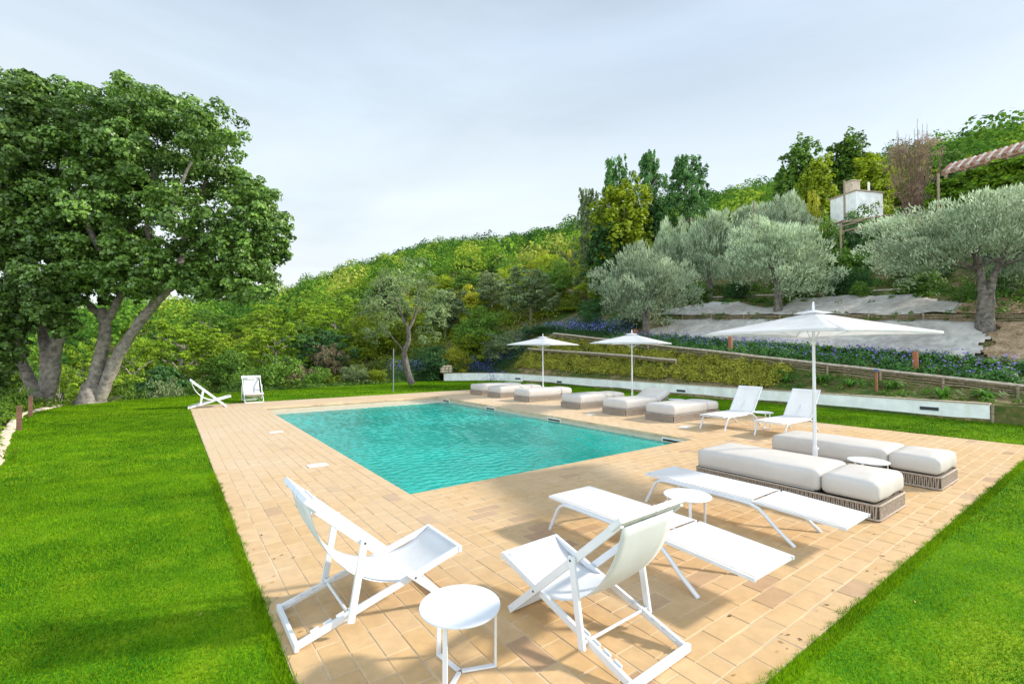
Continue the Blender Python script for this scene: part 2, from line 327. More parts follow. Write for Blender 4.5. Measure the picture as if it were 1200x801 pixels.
# ------------------------------------------------------------------ terrain
LAWN = [(-2.3, -12), (-2.35, 12), (-3.1, 17), (-3.6, 21), (-3.1, 23.2), (-1.3, 24.7), (1, 25.6), (6, 26.8), (10, 27.6), (12.9, 28.5), (14.9, 28.1), (16.9, 27.6), (18.5, 26.2), (18.5, -12)]
DX0, DX1, DY0, DY1 = .64, 14.6, 1.4, 20.65
PX0, PX1, PY0, PY1 = 2.74, 9.53, 6.125, 18.55
def sdf(x, y):                                       # signed distance to the lawn outline, >0 outside
    x = np.asarray(x, float); y = np.asarray(y, float); d = np.full(x.shape, 1e9); ins = np.zeros(x.shape, bool); n = len(LAWN)
    for i in range(n):
        ax, ay = LAWN[i]; bx, by = LAWN[(i+1) % n]; ex, ey = bx-ax, by-ay
        t = np.clip(((x-ax)*ex+(y-ay)*ey)/(ex*ex+ey*ey), 0, 1); d = np.minimum(d, np.hypot(x-ax-ex*t, y-ay-ey*t))
        c = (ay > y) != (by > y); c &= x < (bx-ax)*(y-ay)/((by-ay) if by != ay else 1e-9)+ax; ins ^= c
    return np.where(ins, -d, d)
ss = lambda a, b, v: (lambda t: t*t*(3-2*t))(np.clip((v-a)/(b-a), 0, 1))
wn = [(rng.uniform(-1, 1), rng.uniform(-1, 1), rng.uniform(0, 6)) for _ in range(14)]
def hnoise(x, y, s):
    return sum(np.sin((a*x+b*y)*s*(1+.35*i)+c)/(1+.4*i) for i, (a, b, c) in enumerate(wn))/4
def H(x, y):
    x = np.asarray(x, float); y = np.asarray(y, float)
    r = np.hypot(x, y)
    pl = .33*x+.06*y-5.5 + hnoise(x, y, .08)*np.clip(r/50-.5, 0, 2.2)
    az = np.arctan2(x, y); pl = pl + np.clip(r-42, 0, 150)*.07*(1-ss(R(-6), R(9.5), az)) + np.clip(r-50, 0, 160)*.042*np.exp(-((az-R(25))/R(10))**2); cap = 205+20*np.sin(az*5)
    pl = np.where(r > cap, pl-(r-cap)*.28, pl)
    d = sdf(x, y); out_ = -.12 + (pl+.12)*ss(0, 8, d) + hnoise(x, y, .9)*.12*ss(0, 2, d)
    Yc = np.clip(y, -4, 24)
    xs = [18.5, 20.7, 20.9, 23.1, 25.4, 25.62, 28, 34]
    zs = [.48+0*Yc, .28+.105*Yc, .62+.105*Yc, 1.35+.085*Yc, 2.85+.06*Yc, 3.12+.06*Yc, 4.25+.05*Yc, pl]
    T = np.full(x.shape, 0.0)
    for i in range(7):
        m = (x >= xs[i]) & (x <= xs[i+1]); t = (x-xs[i])/(xs[i+1]-xs[i]); T = np.where(m, zs[i]*(1-t)+zs[i+1]*t, T)
    T = np.where(x > 34, pl, T) + hnoise(x, y, 1.6)*.05
    bl = ss(25.5, 31, y)
    res = np.where(x >= 18.5, T*(1-bl)+out_*bl, out_)
    res = np.where(d < -.02, -.45, res)
    return np.where((x > DX0+.1) & (x < DX1-.1) & (y > DY0+.1) & (y < DY1-.1), -3.0, res)
def hz(x, y): return float(H(np.array([x]), np.array([y]))[0])
ar = np.arange
xs = np.concatenate([ar(-270, -24, 6), ar(-24, -5, 1.2), ar(-5, 18, .6), [18.3, 18.47, 18.52], ar(18.7, 20.6, .3), [20.7, 20.9], ar(21.1, 25.3, .3), [25.4, 25.62], ar(25.9, 34, .4), ar(34, 60, 1.2), ar(60, 120, 3), ar(120, 300, 6)])
ys = np.concatenate([ar(-60, -12, 6), ar(-12, 34, .6), ar(34, 60, 1.2), ar(60, 120, 3), ar(120, 310, 6)])
X, Y = np.meshgrid(xs, ys); Z = H(X, Y); nx, ny = len(xs), len(ys)
me = bpy.data.meshes.new('ground')
idx = np.arange(nx*ny).reshape(ny, nx); q = np.stack([idx[:-1, :-1], idx[:-1, 1:], idx[1:, 1:], idx[1:, :-1]], -1).reshape(-1, 4)
me.from_pydata(np.stack([X, Y, Z], -1).reshape(-1, 3).tolist(), [], q.tolist()); me.update(); me.polygons.foreach_set('use_smooth', np.ones(len(q), bool))
tag(link('ground', me, M['soil']), kind='structure')

# lawn
pts = [Vector(p) for p in LAWN]+[Vector(p) for p in ((DX0, DY0), (DX1, DY0), (DX1, DY1), (DX0, DY1))]
nL = len(LAWN); ed = [(i, (i+1) % nL) for i in range(nL)]+[(nL+i, nL+(i+1) % 4) for i in range(4)]
v2, _, f2, *_r = delaunay_2d_cdt(pts, ed, [], 1, 1e-5)
f2 = [f for f in f2 if not (DX0 < sum(v2[i].x for i in f)/len(f) < DX1 and DY0 < sum(v2[i].y for i in f)/len(f) < DY1 and all(DX0-1e-3 <= v2[i].x <= DX1+1e-3 and DY0-1e-3 <= v2[i].y <= DY1+1e-3 for i in f))]
me = bpy.data.meshes.new('lawn'); me.from_pydata([(v.x, v.y, 0) for v in v2], [], f2); me.update(); tag(link('lawn', me, M['lawn']), kind='structure')

# grass blades
enc = lambda t: np.clip(.016+.022*np.sin(t*7.1)*np.sin(t*2.3+1)+.014*np.sin(t*23.)+.01*np.sin(t*61.), 0, .07)
def blades(n, x0, x1, y0, y1, hgt, wid):
    x = rng.uniform(x0, x1, n); y = rng.uniform(y0, y1, n)
    k = (sdf(x, y) < -.01) & ~((x > DX0-.005+enc(y)) & (x < DX1+.005-enc(y+9)) & (y > DY0-.005+enc(x)) & (y < DY1+.005-enc(x+5))); x, y = x[k], y[k]; n = len(x)
    if n == 0: return np.zeros((0, 3)), np.zeros(0)
    d = np.hypot(x, y); a = rng.uniform(0, 6.283, n); patch = .5+.5*hnoise(x, y, 1.3); fine = hnoise(x, y, 9)
    h = hgt*rng.uniform(.5, 1.15, n)*(.8+.35*patch); w_ = wid*rng.uniform(.6, 1.3, n)
    b = np.stack([x, y, np.full(n, -.004)], 1); dv = np.stack([np.cos(a), np.sin(a), 0*a], 1)*w_[:, None]/2
    la = rng.uniform(0, 6.283, n); ln = h*rng.uniform(.1, .9, n)
    tip = b + np.stack([np.cos(la)*ln, np.sin(la)*ln, h], 1)
    V = np.stack([b-dv, b+dv, tip], 1).reshape(-1, 3)
    tone = np.clip(.44+.32*hnoise(x, y, .9)+.20*hnoise(x+3, y*1.7, 2.7)+.14*fine+rng.normal(0, .22, n), 0, 1)
    return V, tone
parts = [blades(130000, -2.3, .64, 1.2, 5.5, .030, .0045), blades(80000, -2.4, .64, 5.5, 10, .032, .007), blades(70000, -3.4, .64, 10, 18, .036, .013),
         blades(60000, -3.7, 3, 18, 26, .042, .022), blades(60000, 3, 18.5, 20.6, 28.5, .045, .026),
         blades(60000, 2.4, 6.5, -.4, 1.4, .030, .0045), blades(60000, 6.5, 14, -.5, 1.4, .034, .008), blades(70000, 14.6, 18.5, .5, 12, .04, .014), blades(30000, 14.6, 18.5, 12, 22, .045, .022)]
parts += [blades(16000, .55, .71, 1.2, 9, .045, .006), blades(26000, 2.4, 13, 1.30, 1.47, .045, .006), blades(5000, 14.58, 14.75, 1.3, 14, .05, .012)]
me = npmesh('grass', np.concatenate([p[0] for p in parts]), 3, np.concatenate([p[1] for p in parts]))
tag(link('grass', me, LM['grass']), 'short bright green grass covering the lawn around the terrace', 'grass', kind='stuff')

# terrace of pavers
U = .175; LN = .35; g_ = .0038; V = []; tone = []
def paver(x0, x1, y0, y1):
    x0 += g_; x1 -= g_; y0 += g_; y1 -= g_
    if x1-x0 < .02 or y1-y0 < .02: return
    z = .012+rnd.uniform(-.0014, .0014); c = .005; tx = rnd.uniform(-.0012, .0012); j = [rnd.uniform(-.003, .003) for _ in range(4)]
    x0 += j[0]; x1 += j[1]; y0 += j[2]; y1 += j[3]
    o = [(x0, y0), (x1, y0), (x1, y1), (x0, y1)]; i_ = [(x0+c, y0+c), (x1-c, y0+c), (x1-c, y1-c), (x0+c, y1-c)]
    zi = [z+tx, z-tx, z-tx, z+tx]; t = rnd.random(); near = min(abs(x0-PX0), abs(x1-PX1), abs(y1-PY0)) < 1.2
    t = .16+.84*min(1, max(0, rnd.gauss(.44, .09)))
    if rnd.random() < (.05 if near and y0 < 7 else .012): t = rnd.uniform(.03, .14)
    V.extend([(a[0], a[1], zi[k]) for k, a in enumerate(i_)]); tone.append(t)
    for k in range(4):
        m = (k+1) % 4; V.extend([(o[k][0], o[k][1], zi[k]-.005), (o[m][0], o[m][1], zi[m]-.005), (i_[m][0], i_[m][1], zi[m]), (i_[k][0], i_[k][1], zi[k])]); tone.append(t)
        V.extend([(o[k][0], o[k][1], -.02), (o[m][0], o[m][1], -.02), (o[m][0], o[m][1], zi[m]-.005), (o[k][0], o[k][1], zi[k]-.005)]); tone.append(t)
def region(x0, x1, y0, y1, along):
    if along == 'x':
        nrow = round((y1-y0)/U)
        for r in range(nrow):
            ya = y0+r*U; s = x0-(LN/2 if round((ya-DY0)/U) % 2 else 0)
            while s < x1-.001: paver(max(s, x0), min(s+LN, x1), ya, min(ya+U, y1)); s += LN
    else:
        ncol = round((x1-x0)/U)
        for r in range(ncol):
            xa = x0+r*U; s = y0-(LN/2 if r % 2 else 0)
            while s < y1-.001: paver(xa, xa+U, max(s, y0), min(s+LN, y1)); s += LN
region(DX0, PX0, DY0, DY1, 'y'); region(PX0, DX1, DY0, PY0, 'x'); region(PX1, DX1, PY0, PY1, 'x'); region(PX0, DX1, PY1, DY1, 'x')
me = npmesh('terrace', np.array(V), 4, tone); tag(link('terrace', me, M['paver']), kind='structure')
b = MB()
for x0, x1, y0, y1 in ((DX0, PX0, DY0, DY1), (PX0, DX1, DY0, PY0), (PX1, DX1, PY0, PY1), (PX0, PX1, PY1, DY1)):
    b.box(((x0+x1)/2, (y0+y1)/2, -.0250), (x1-x0, y1-y0, .067))
tag(b.build('mortar_bed', M['mortar']), kind='structure')

# pool
b = MB(); D = -1.5; o_ = .03
b.box((PX0-o_-.15, (PY0+PY1)/2, (D-.065)/2), (.3, PY1-PY0+.66, -D-.065)); b.box((PX1+o_+.15-.03, (PY0+PY1)/2, (D-.065)/2), (.3, PY1-PY0+.66, -D-.065))
b.box(((PX0+PX1)/2, PY0-o_-.15, (D-.067)/2), (PX1-PX0+.02, .3, -D-.067)); b.box(((PX0+PX1)/2, PY1+.15+o_, (D-.067)/2), (PX1-PX0+.02, .3, -D-.067))
b.box(((PX0+PX1)/2, (PY0+PY1)/2, D-.1), (PX1-PX0+.6, PY1-PY0+.6, .2))
b.box(((PX0+PX1)/2, PY1-.47, -.45), (PX1-PX0, .98, .62))                       # shallow ledge at the far end, just awash
for k in range(4): b.box((PX1-.24-.30*k, PY0+.6, (D-.17-.22*k)/2), (.30, 1.24, -D-.17-.22*k))   # corner steps
tag(b.build('pool_basin', M['basin']), kind='structure')
nxw, nyw = 210, 380; x = np.linspace(PX0-.03, PX1, nxw); y = np.linspace(PY0-.03, PY1+.03, nyw); X, Y = np.meshgrid(x, y); Zw = np.full(X.shape, -.152)
for i in range(64):
    wl = float(np.exp(rng.uniform(math.log(.06), math.log(.24)))); th = math.radians(75)+rng.normal(0, .55); k = 2*math.pi/wl
    ph = rng.uniform(0, 6.28) + .7*np.sin(X*rng.uniform(.6, 1.6)+rng.uniform(0, 6))+.7*np.sin(Y*rng.uniform(.6, 1.6)+rng.uniform(0, 6))
    Zw += .0030*wl**.8*np.sin(k*(math.cos(th)*X+math.sin(th)*Y)+ph)
me = bpy.data.meshes.new('pool_water'); idx = np.arange(nxw*nyw).reshape(nyw, nxw); q = np.stack([idx[:-1, :-1], idx[:-1, 1:], idx[1:, 1:], idx[1:, :-1]], -1).reshape(-1, 4)
me.from_pydata(np.stack([X, Y, Zw], -1).reshape(-1, 3).tolist(), [], q.tolist()); me.update(); me.polygons.foreach_set('use_smooth', np.ones(len(q), bool))
tag(link('pool_water', me, M['water']), kind='structure')
for y_, lab in ((6.62, 'white framed pool skimmer slot beside the pool corner steps'), (10.8, 'white framed skimmer slot in pool wall below the raised-head daybed'),
                (14.3, 'white framed skimmer slot in pool wall below the first small parasol'), (17.7, 'small skimmer slot in the pool wall at its far corner')):
    t = thing('pool_skimmer', lab, 'skimmer', (PX1-.002, y_, -.085), group='skimmers in the pool wall')
    w_ = .30; f = MB(); f.box((-.006, 0, .022), (.02, 2*w_, .024)); f.box((-.006, -w_+.012, -.03), (.02, .024, .08)); f.box((-.006, w_-.012, -.03), (.02, .024, .08)); f.build('frame', M['lid'], t)
    MB().box((-.003, 0, -.015), (.012, 2*w_-.05, .05)).build('slot', M['dark'], t)
for x_, y_, sx_, lab in ((2.12, 8.6, .32, 'white square access lid in paving beside left pool edge, nearer the camera'), (2.16, 12.7, .30, 'white square access lid in paving beside left pool edge, farther from the camera'),
                    (10.9, 7.2, .32, 'white access lid in the paving between pool corner and daybeds'), (10.7, 10.4, .28, 'pale access lid in the paving before the raised-head daybed')):
    o = MB().box((0, 0, 0), (sx_, sx_*.72, .008)).build('access_lid', M['lid'], bevel=.002); o.location = (x_, y_, .018); tag(o, lab, 'lid', 'access lids in the terrace')

V = []; T = []
for i in range(260):
    x_, y_ = rnd.uniform(-2, 14.5), rnd.choice([rnd.uniform(.3, 9), rnd.uniform(1.42, 1.9), rnd.uniform(.3, 20)])
    if rnd.random() < .35: x_ = rnd.uniform(.65, 1.0)
    if rnd.random() < .3: x_, y_ = rnd.uniform(2.5, 13), rnd.uniform(1.40, 1.62)
    if PX0-.05 < x_ < PX1+.05 and PY0-.05 < y_ < PY1+.05: continue
    on = DX0 < x_ < DX1 and DY0 < y_ < DY1
    a = rnd.uniform(0, 6.28); l_ = rnd.uniform(.010, .026); z_ = .016 if on else .036; w_ = l_*.35; c_, s_ = math.cos(a), math.sin(a); h_ = rnd.uniform(0, .008)
    V += [(x_-c_*l_, y_-s_*l_, z_), (x_+s_*w_, y_-c_*w_, z_+h_*.3), (x_+c_*l_, y_+s_*l_, z_+h_), (x_-s_*w_, y_+c_*w_, z_+.002)]; T.append(rnd.random())
tag(link('fallen_leaves', npmesh('fallen_leaves', V, 4, T), leafmat('fallen_leaf', (.10, .05, .02), (.40, .26, .10), .1)), 'small dry fallen leaves scattered over terrace and lawn', 'leaves', kind='stuff')

# ------------------------------------------------------------------ deck chairs
def deck_chair(label):
    t = thing('deck_chair', label, 'deck chair', group='white sling deck chairs'); W = M['white']
    b = MB()
    for s in (-1, 1): b.bar((s*.315, 1.115, .012), (s*.315, .055, .965), .026, .052)
    b.bar((-.33, 1.09, .03), (.33, 1.09, .03), .024, .04, (0, 1, 0)); b.build('back_frame', W, t, .003)
    tb = MB(); tb.bar((-.345, .075, .958), (.345, .075, .958), .040, .115, (0, .67, .745)); tb.build('top_bar', W, t, .006)
    b = MB()
    for s in (-1, 1): b.bar((s*.283, 0, .034), (s*.283, 1.235, .375), .026, .048)
    b.bar((-.315, -.005, .034), (.315, -.005, .034), .03, .05, (0, 1, 0)); b.bar((-.30, 1.235, .372), (.30, 1.235, .372), .032, .05, (0, 1, 0)); b.build('seat_frame', W, t, .003)
    for s in (-1, 1):
        nb = MB(); nb.bar((s*.262, .06, .055), (s*.262, .44, .158), .010, .012)
        for k in range(4): nb.bar((s*.262, .09+.085*k, .082+.023*k), (s*.262, .145+.085*k, .098+.023*k), .012, .026)
        nb.build('notch_rack', W, t, .002)
    for s in (-1, 1): MB().bar((s*.345, .43, .655), (s*.345, .335, .10), .024, .05).build('prop_leg', W, t, .003)
    MB().tube([(-.35, .34, .135), (.35, .34, .135)], .011, 8).build('prop_bar', W, t)
    for s in (-1, 1):
        for yy, zz, dx in ((.43, .63, .36), (.83, .265, .331)): MB().tube([(s*(dx-.004), yy, zz), (s*dx, yy, zz)], .008, 8).build('bolt', M['dark'], t)
    sl = MB()
    def sag(u, v):                                    # u across, v from top bar to seat front
        a_, b__, c_, d_ = (1-v)**3, 3*v*(1-v)**2, 3*v*v*(1-v), v**3
        return Vector(((u-.5)*.55, (.075*a_+.19*b__+.76*c_+1.235*d_), .925*a_+.33*b__+.06*c_+.395*d_-.02*math.sin(math.pi*u)*math.sin(math.pi*v)))
    sl.grid(sag, 8, 24); o = sl.build('sling', M['sling'], t); sf = o.modifiers.new('thick', 'SOLIDIFY'); sf.thickness = .004
    hp = MB(); hp.rbox((0, 0, 0), (.30, .035, .12), .016, n=8, nz=4); o = hp.build('headrest', M['sling'], t); o.location = (0, .125, .885); o.rotation_euler = (R(-22), 0, 0)
    for x_ in (-.13, .0, .13): MB().bar((x_, .074, .959), (x_+.001, .074, .959), .043, .118, (0, .67, .745)).build('strap', M['strap'], t)
    for c in [c for c in kids(t) if c.name.startswith('strap')]: c.scale = (16, 1, 1); c.location.x = -15*c.data.vertices[0].co.x
    return t
ch = deck_chair('white sling deck chair beside the front round side table, facing the loungers')
ch.location = (.71, 3.66, .012); ch.rotation_euler = (0, 0, R(-90))
dup(ch, (2.49, 1.83, .012), R(2), 'white sling deck chair seen from behind, nearest to the camera by a flat lounger')
dup(ch, (.60, 19.75, .012), R(-92), 'white sling deck chair in side view at the far left terrace corner')
dup(ch, (2.70, 21.45, .004), R(180), 'white sling deck chair facing the camera at the far end of the terrace')

# ------------------------------------------------------------------ loungers
def lounger(label, ang):
    t = thing('sun_lounger', label, 'sun lounger', group='white sling sun loungers'); W = M['white']
    hf = MB()
    for s in (-1, 1):
        x = s*.325
        hf.tube([(x, 0, 0), (x, .085, .16), (x, .125, .24), (x, .165, .29), (x, .23, .325), (x, .34, .333), (x, 1.2, .333), (x, 1.36, .325), (x, 1.46, .295), (x, 1.53, .24), (x, 1.66, .12), (x, 1.82, 0)], .020, 10)
    hf.build('leg_frame', W, t)
    b = MB()
    for s in (-1, 1): b.bar((s*.312, -.02, .352), (s*.312, 1.40, .352), .026, .03)
    for y_ in (-.02, .5, 1.40): b.bar((-.31, y_, .345), (.31, y_, .345), .026, .02, (0, 1, 0))
    b.build('seat_frame', W, t, .003)
    MB().grid(lambda u, v: Vector(((u-.5)*.60, -.01+1.40*v, .371-.012*math.sin(math.pi*u)*math.sin(math.pi*v)**.5)), 8, 14).build('sling', M['sling'], t)
    br = MB(); ca, sa = math.cos(ang), math.sin(ang)
    q = lambda x, l, h: Vector((x, 1.43+ca*l-sa*h, .352+sa*l+ca*h))
    for s in (-1, 1): br.bar(q(s*.312, 0, 0), q(s*.312, .84, 0), .026, .03)
    for l_ in (.02, .82): br.bar(q(-.31, l_, -.006), q(.31, l_, -.006), .026, .02, (0, ca, sa))
    o = br.build('backrest_frame', W, t, .003)
    MB().grid(lambda u, v: q((u-.5)*.60, .015+.82*v, .019-.01*math.sin(math.pi*u)*math.sin(math.pi*v)**.5), 8, 10).build('backrest_sling', M['sling'], t)
    for s in (-1, 1):
        k = MB(); k.bar((s*.285, 1.0, .318), (s*.285, 1.42, .318), .012, .012)
        for j in range(6): k.bar((s*.285, 1.05+.06*j, .312), (s*.285, 1.05+.06*j, .285), .012, .01)
        k.build('notch_rack', M['white'], t, .001)
    if ang > .1:
        MB().bar(q(0, .45, -.02), (0, 1.20, .31), .012, .02).build('support_strut', W, t)
    return t
l0 = lounger('flat white sling lounger nearest the camera, behind the deck chair seen from behind', R(-2.5)); l0.location = (3.79, 4.0, .012); l0.rotation_euler = (0, 0, R(180))
dup(l0, (5.45, 3.98, .012), R(180.5), 'flat white sling lounger standing alongside the long cushioned daybed')
l1 = lounger('white sling lounger with raised back next to the row of daybeds', R(52)); l1.location = (11.05, 6.55, .012); l1.rotation_euler = (0, 0, R(-90))
dup(l1, (11.15, 5.22, .012), R(-91), 'white sling lounger with raised back, just left of the large parasol pole')

# ------------------------------------------------------------------ round side tables
def side_table(label, rz):
    t = thing('side_table', label, 'side table', rz=rz, group='round white side tables'); W = M['white']; rr = .25; h = .405
    MB().lathe([(rr-.006, h), (rr, h+.003), (rr, h+.011), (rr-.003, h+.014)], n=56).build('table_top', W, t)
    for k in range(3):
        a = 2*math.pi*k/3; c, s = math.cos(a), math.sin(a); b = MB(); r2 = .225
        b.bar((c*.012, s*.012, .008), (c*r2, s*r2, .008), .03, .012, (-s, c, 0)); b.bar((c*r2, s*r2, .002), (c*r2, s*r2, h), .03, .012, (-s, c, 0))
        b.build('leg', W, t, .002)
    u = MB(); u.lathe([(.05, h-.012), (.05, h)], n=16); u.build('hub', W, t)
    return t
st = side_table('round white side table in the foreground between the two near deck chairs', R(-22)); st.location = (1.48, 2.56, .012)
dup(st, (4.60, 3.02, .012), R(100), 'round white side table between the two flat loungers')
dup(st, (8.13, 2.42, .012), R(60), 'round white side table between the two long near daybeds')
dup(st, (12.35, 5.92, .012), R(10), 'round white side table between the two raised-back loungers')
dup(st, (13.35, 9.15, .012), R(30), 'round white side table behind the nearest daybeds of the far row')

# ------------------------------------------------------------------ daybeds
def daybed(label, raised=False):
    t = thing('daybed', label, 'daybed', group='cushioned daybeds with woven rope bases'); Wd, Ln = .98, 2.34; hw, hl = Wd/2, Ln/2; BH = .185
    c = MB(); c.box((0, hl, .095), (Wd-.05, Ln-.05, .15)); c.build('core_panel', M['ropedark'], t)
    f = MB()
    for z_, r_ in ((.022, .013), (BH, .014)):
        k = .03; loop = [(-hw+k, 0), (hw-k, 0), (hw, k), (hw, Ln-k), (hw-k, Ln), (-hw+k, Ln), (-hw, Ln-k), (-hw, k), (-hw+k, 0), (hw-k, 0)]
        f.tube([(x, y, z_) for x, y in loop], r_, 8)
    f.build('base_frame', M['rope'], t)
    r_ = MB(); q = random.Random(4)
    def strands(n, fn, tx, ty):
        for i in range(n):
            x, y = fn((i+.5)/n); lean = (.003 if i % 2 else -.003)+q.uniform(-.003, .003)
            a = Vector((x-tx*lean, y-ty*lean, .022)); e_ = Vector((x+tx*lean, y+ty*lean, BH)); r_.bar(a, e_, .0125, .011, (tx, ty, 0))
    strands(38, lambda u: (-hw+.02+(Wd-.04)*u, 0.002), 1, 0); strands(38, lambda u: (-hw+.02+(Wd-.04)*u, Ln-.002), 1, 0)
    strands(92, lambda u: (-hw+.002, .02+(Ln-.04)*u), 0, 1); strands(92, lambda u: (hw-.002, .02+(Ln-.04)*u), 0, 1)
    r_.build('rope_weave', M['rope'], t)
    a = 1.72 if not raised else 1.60
    m1 = MB(); m1.rbox((0, (a-.005)/2+.005, BH+.012+.135), (Wd-.01, a-.01, .27), .072, bulge=.028, n=12, nz=6, wob=.003, seed=1); o = m1.build('seat_cushion', M['cushion'], t)
    pi = MB(); k = .06; hh = hw-.006
    pi.tube([(-hh+k, .008, BH+.03), (hh-k, .008, BH+.03), (hh-.004, k, BH+.03), (hh-.004, a-.06, BH+.03)], .006, 6); pi.build('piping', M['cushion'], o)
    ln = Ln-a
    m2 = MB(); m2.rbox((0, 0, 0), (Wd-.01, ln-.01, .25 if not raised else .20), .075, bulge=.04, n=12, nz=6, wob=.006, seed=2)
    o = m2.build('head_cushion', M['cushion'], t)
    if raised:
        o.location = (0, a+ln/2-.03, BH+.012+.30); o.rotation_euler = (R(24), 0, 0)
        bb = MB(); bb.bar((0, a-.02, BH+.02), (0, a+.60, BH+.27), Wd-.06, .03); bb.build('back_support', M['rope'], t)
    else: o.location = (0, a+ln/2, BH+.012+.128)
    return t
gR = None
db = daybed('long near daybed with greyish cushions, beside the flat lounger'); db.location = (7.14, 4.22, .012); db.rotation_euler = (0, 0, R(180))
dup(db, (9.34, 4.12, .012), R(180), 'daybed right of the large parasol pole, rightmost of all daybeds')
row = [(8.3, 'daybed nearest the raised-back loungers in the far row'), (11.95, 'fourth daybed from the pool far corner, left of the raised-head one'),
       (14.75, 'flat daybed just right of the first small parasol pole'), (16.7, 'second daybed from the far end of the row'), (18.15, 'daybed at the far end of the row, by the pool far corner')]
for y_, lab in row: dup(db, (11.27, y_, .012), R(-90), lab)
dr = daybed('daybed with its head cushion propped up, by the second small parasol pole', True); dr.location = (11.27, 9.98, .012); dr.rotation_euler = (0, 0, R(-90))

# ------------------------------------------------------------------ parasols
def parasol(label, half, rot):
    t = thing('parasol', label, 'parasol', rz=rot, group='white square parasols on centre poles'); top, edge = 2.60, 2.27
    MB().tube([(0, 0, .02), (0, 0, 1.4), (0, 0, 2.58)], [.027, .024, .022], 14).build('pole', M['white'], t)
    MB().box((0, 0, .035), (.55, .55, .045)).build('base_plate', M['white'], t, .006)
    MB().lathe([(.036, 0), (.036, .42), (.030, .45)], (0, 0, .06), 16).build('pole_sleeve', M['white'], t)
    MB().tube([(.03, 0, .46), (.075, 0, .46)], .016, 8).build('knob', M['white'], t)
    c = MB(); n = 14
    for k in range(4):
        a = k*math.pi/2
        def pt(u, v, a=a):                            # v: centre to rim, u: corner to corner
            p = Vector((v*half, (2*u-1)*v*half*(1-.05*math.sin(math.pi*u)), 0)) if False else Vector((v*half*(1-.045*math.sin(math.pi*u)*v), (2*u-1)*v*half, 0))
            z = top+(edge-top)*(v**.92) - .055*math.sin(math.pi*u)*math.sin(math.pi*min(1, v))*(v) + .015*math.sin(math.pi*u)*v
            q_ = Matrix.Rotation(a, 3, 'Z') @ p; return Vector((q_.x, q_.y, z))
        c.grid(pt, n, n)
        def val(u, v, a=a):
            p0 = pt(u, 1); return Vector((p0.x, p0.y, p0.z-.035*v))
        c.grid(val, n, 1)
    o = c.build('canopy', M['canopy'], t); s = o.modifiers.new('thick', 'SOLIDIFY'); s.thickness = .003
    v = MB(); vh = half*.17
    v.add([(0, 0, top+.035), (vh, vh, top-.02), (-vh, vh, top-.02), (-vh, -vh, top-.02), (vh, -vh, top-.02)], [(0, 1, 2), (0, 2, 3), (0, 3, 4), (0, 4, 1)], False)
    vo = v.build('vent_cap', M['canopy'], o); vo.modifiers.new('t', 'SOLIDIFY').thickness = .003
    MB().lathe([(.016, 0), (.020, .02), (.014, .11), (.004, .13)], (0, 0, top+.03), 10).build('finial', M['white'], t)
    for k in range(4):
        a = math.pi/4+k*math.pi/2; d = Vector((math.cos(a), math.sin(a), 0)); L_ = half*1.414
        r_ = MB(); r_.bar(Vector((0, 0, top-.03)), d*L_*.985+Vector((0, 0, edge-.018)), .014, .02, (-d.y, d.x, 0)); rb = r_.build('rib', M['white'], t)
        MB().bar(Vector((0, 0, 2.12)), d*L_*.48+Vector((0, 0, top-.03+(edge-top)*.48-.01)), .01, .014, (-d.y, d.x, 0)).build('strut', M['white'], rb)
    MB().lathe([(.038, 0), (.038, .05)], (0, 0, 2.09), 12).build('hub', M['white'], t)
    return t
pr = parasol('large white parasol in the right foreground, rising between two long daybeds', 1.13, R(-14)); pr.location = (8.16, 3.12, .012)
q = dup(pr, (13.42, 11.0, .012), R(24), 'white parasol in the middle of the far daybed row, beside the raised-head daybed'); q.scale = (1.02, 1.02, 1)
dup(pr, (13.25, 15.75, .012), R(15), 'smallest and farthest white parasol, near the pool far corner')

# ------------------------------------------------------------------ walls, vents, stone
def wallseg(b, p0, p1, z0, z1, th): 
    p0, p1 = Vector(p0), Vector(p1); d = (p1-p0).normalized(); n = Vector((d.y, -d.x)); c = (p0+p1)/2+n*th/2
    b.box((c.x, c.y, (z0+z1)/2), ((p1-p0).length, th, z1-z0), rz=math.atan2(d.y, d.x))
WP = [(18.5, 2.67), (18.5, 24.0), (18.1, 25.7), (16.9, 26.9), (14.9, 28.0)]
t = thing('garden_wall', 'long low white rendered retaining wall behind the lawn strip', 'wall', (0, 0, 0))
b = MB(); c = MB()
for i in range(4):
    wallseg(b, WP[i], WP[i+1], -.3, .50, .25)
    wallseg(c, (WP[i][0]-.02, WP[i][1]), (WP[i+1][0]-.02, WP[i+1][1]), .502, .532, .29)
b.build('wall', M['wallwhite'], t); c.build('cap_stone', M['cap'], t)
for y_, z_, lab in ((3.96, .27, 'dark louvred wall vent near the right end of the white wall'), (12.43, .22, 'dark wall vent in the white wall behind the raised-head daybed'), (20.5, .20, 'dark wall vent in the white wall left of the farthest parasol'), (24.4, .2, 'dark wall vent nearest the far end of the white wall')):
    t = thing('wall_vent', lab, 'vent', (18.5 if y_ < 24 else 18.40, y_, z_), 0 if y_ < 24 else R(13), group='vents in the white wall')
    f = MB(); f.box((-.006, 0, .055), (.016, .46, .014)); f.box((-.006, 0, -.055), (.016, .46, .014)); f.box((-.006, .223, 0), (.016, .014, .096)); f.box((-.006, -.223, 0), (.016, .014, .096)); f.build('frame', M['wood'] if False else M['strap'], t)
    MB().box((-.002, 0, 0), (.01, .43, .096)).build('grille', M['dark'], t)
t = thing('stone_block', 'stack of rough pale stones on the far corner of the white wall', 'stones', (15.05, 27.95, .53))
b = MB(); q = random.Random(3)
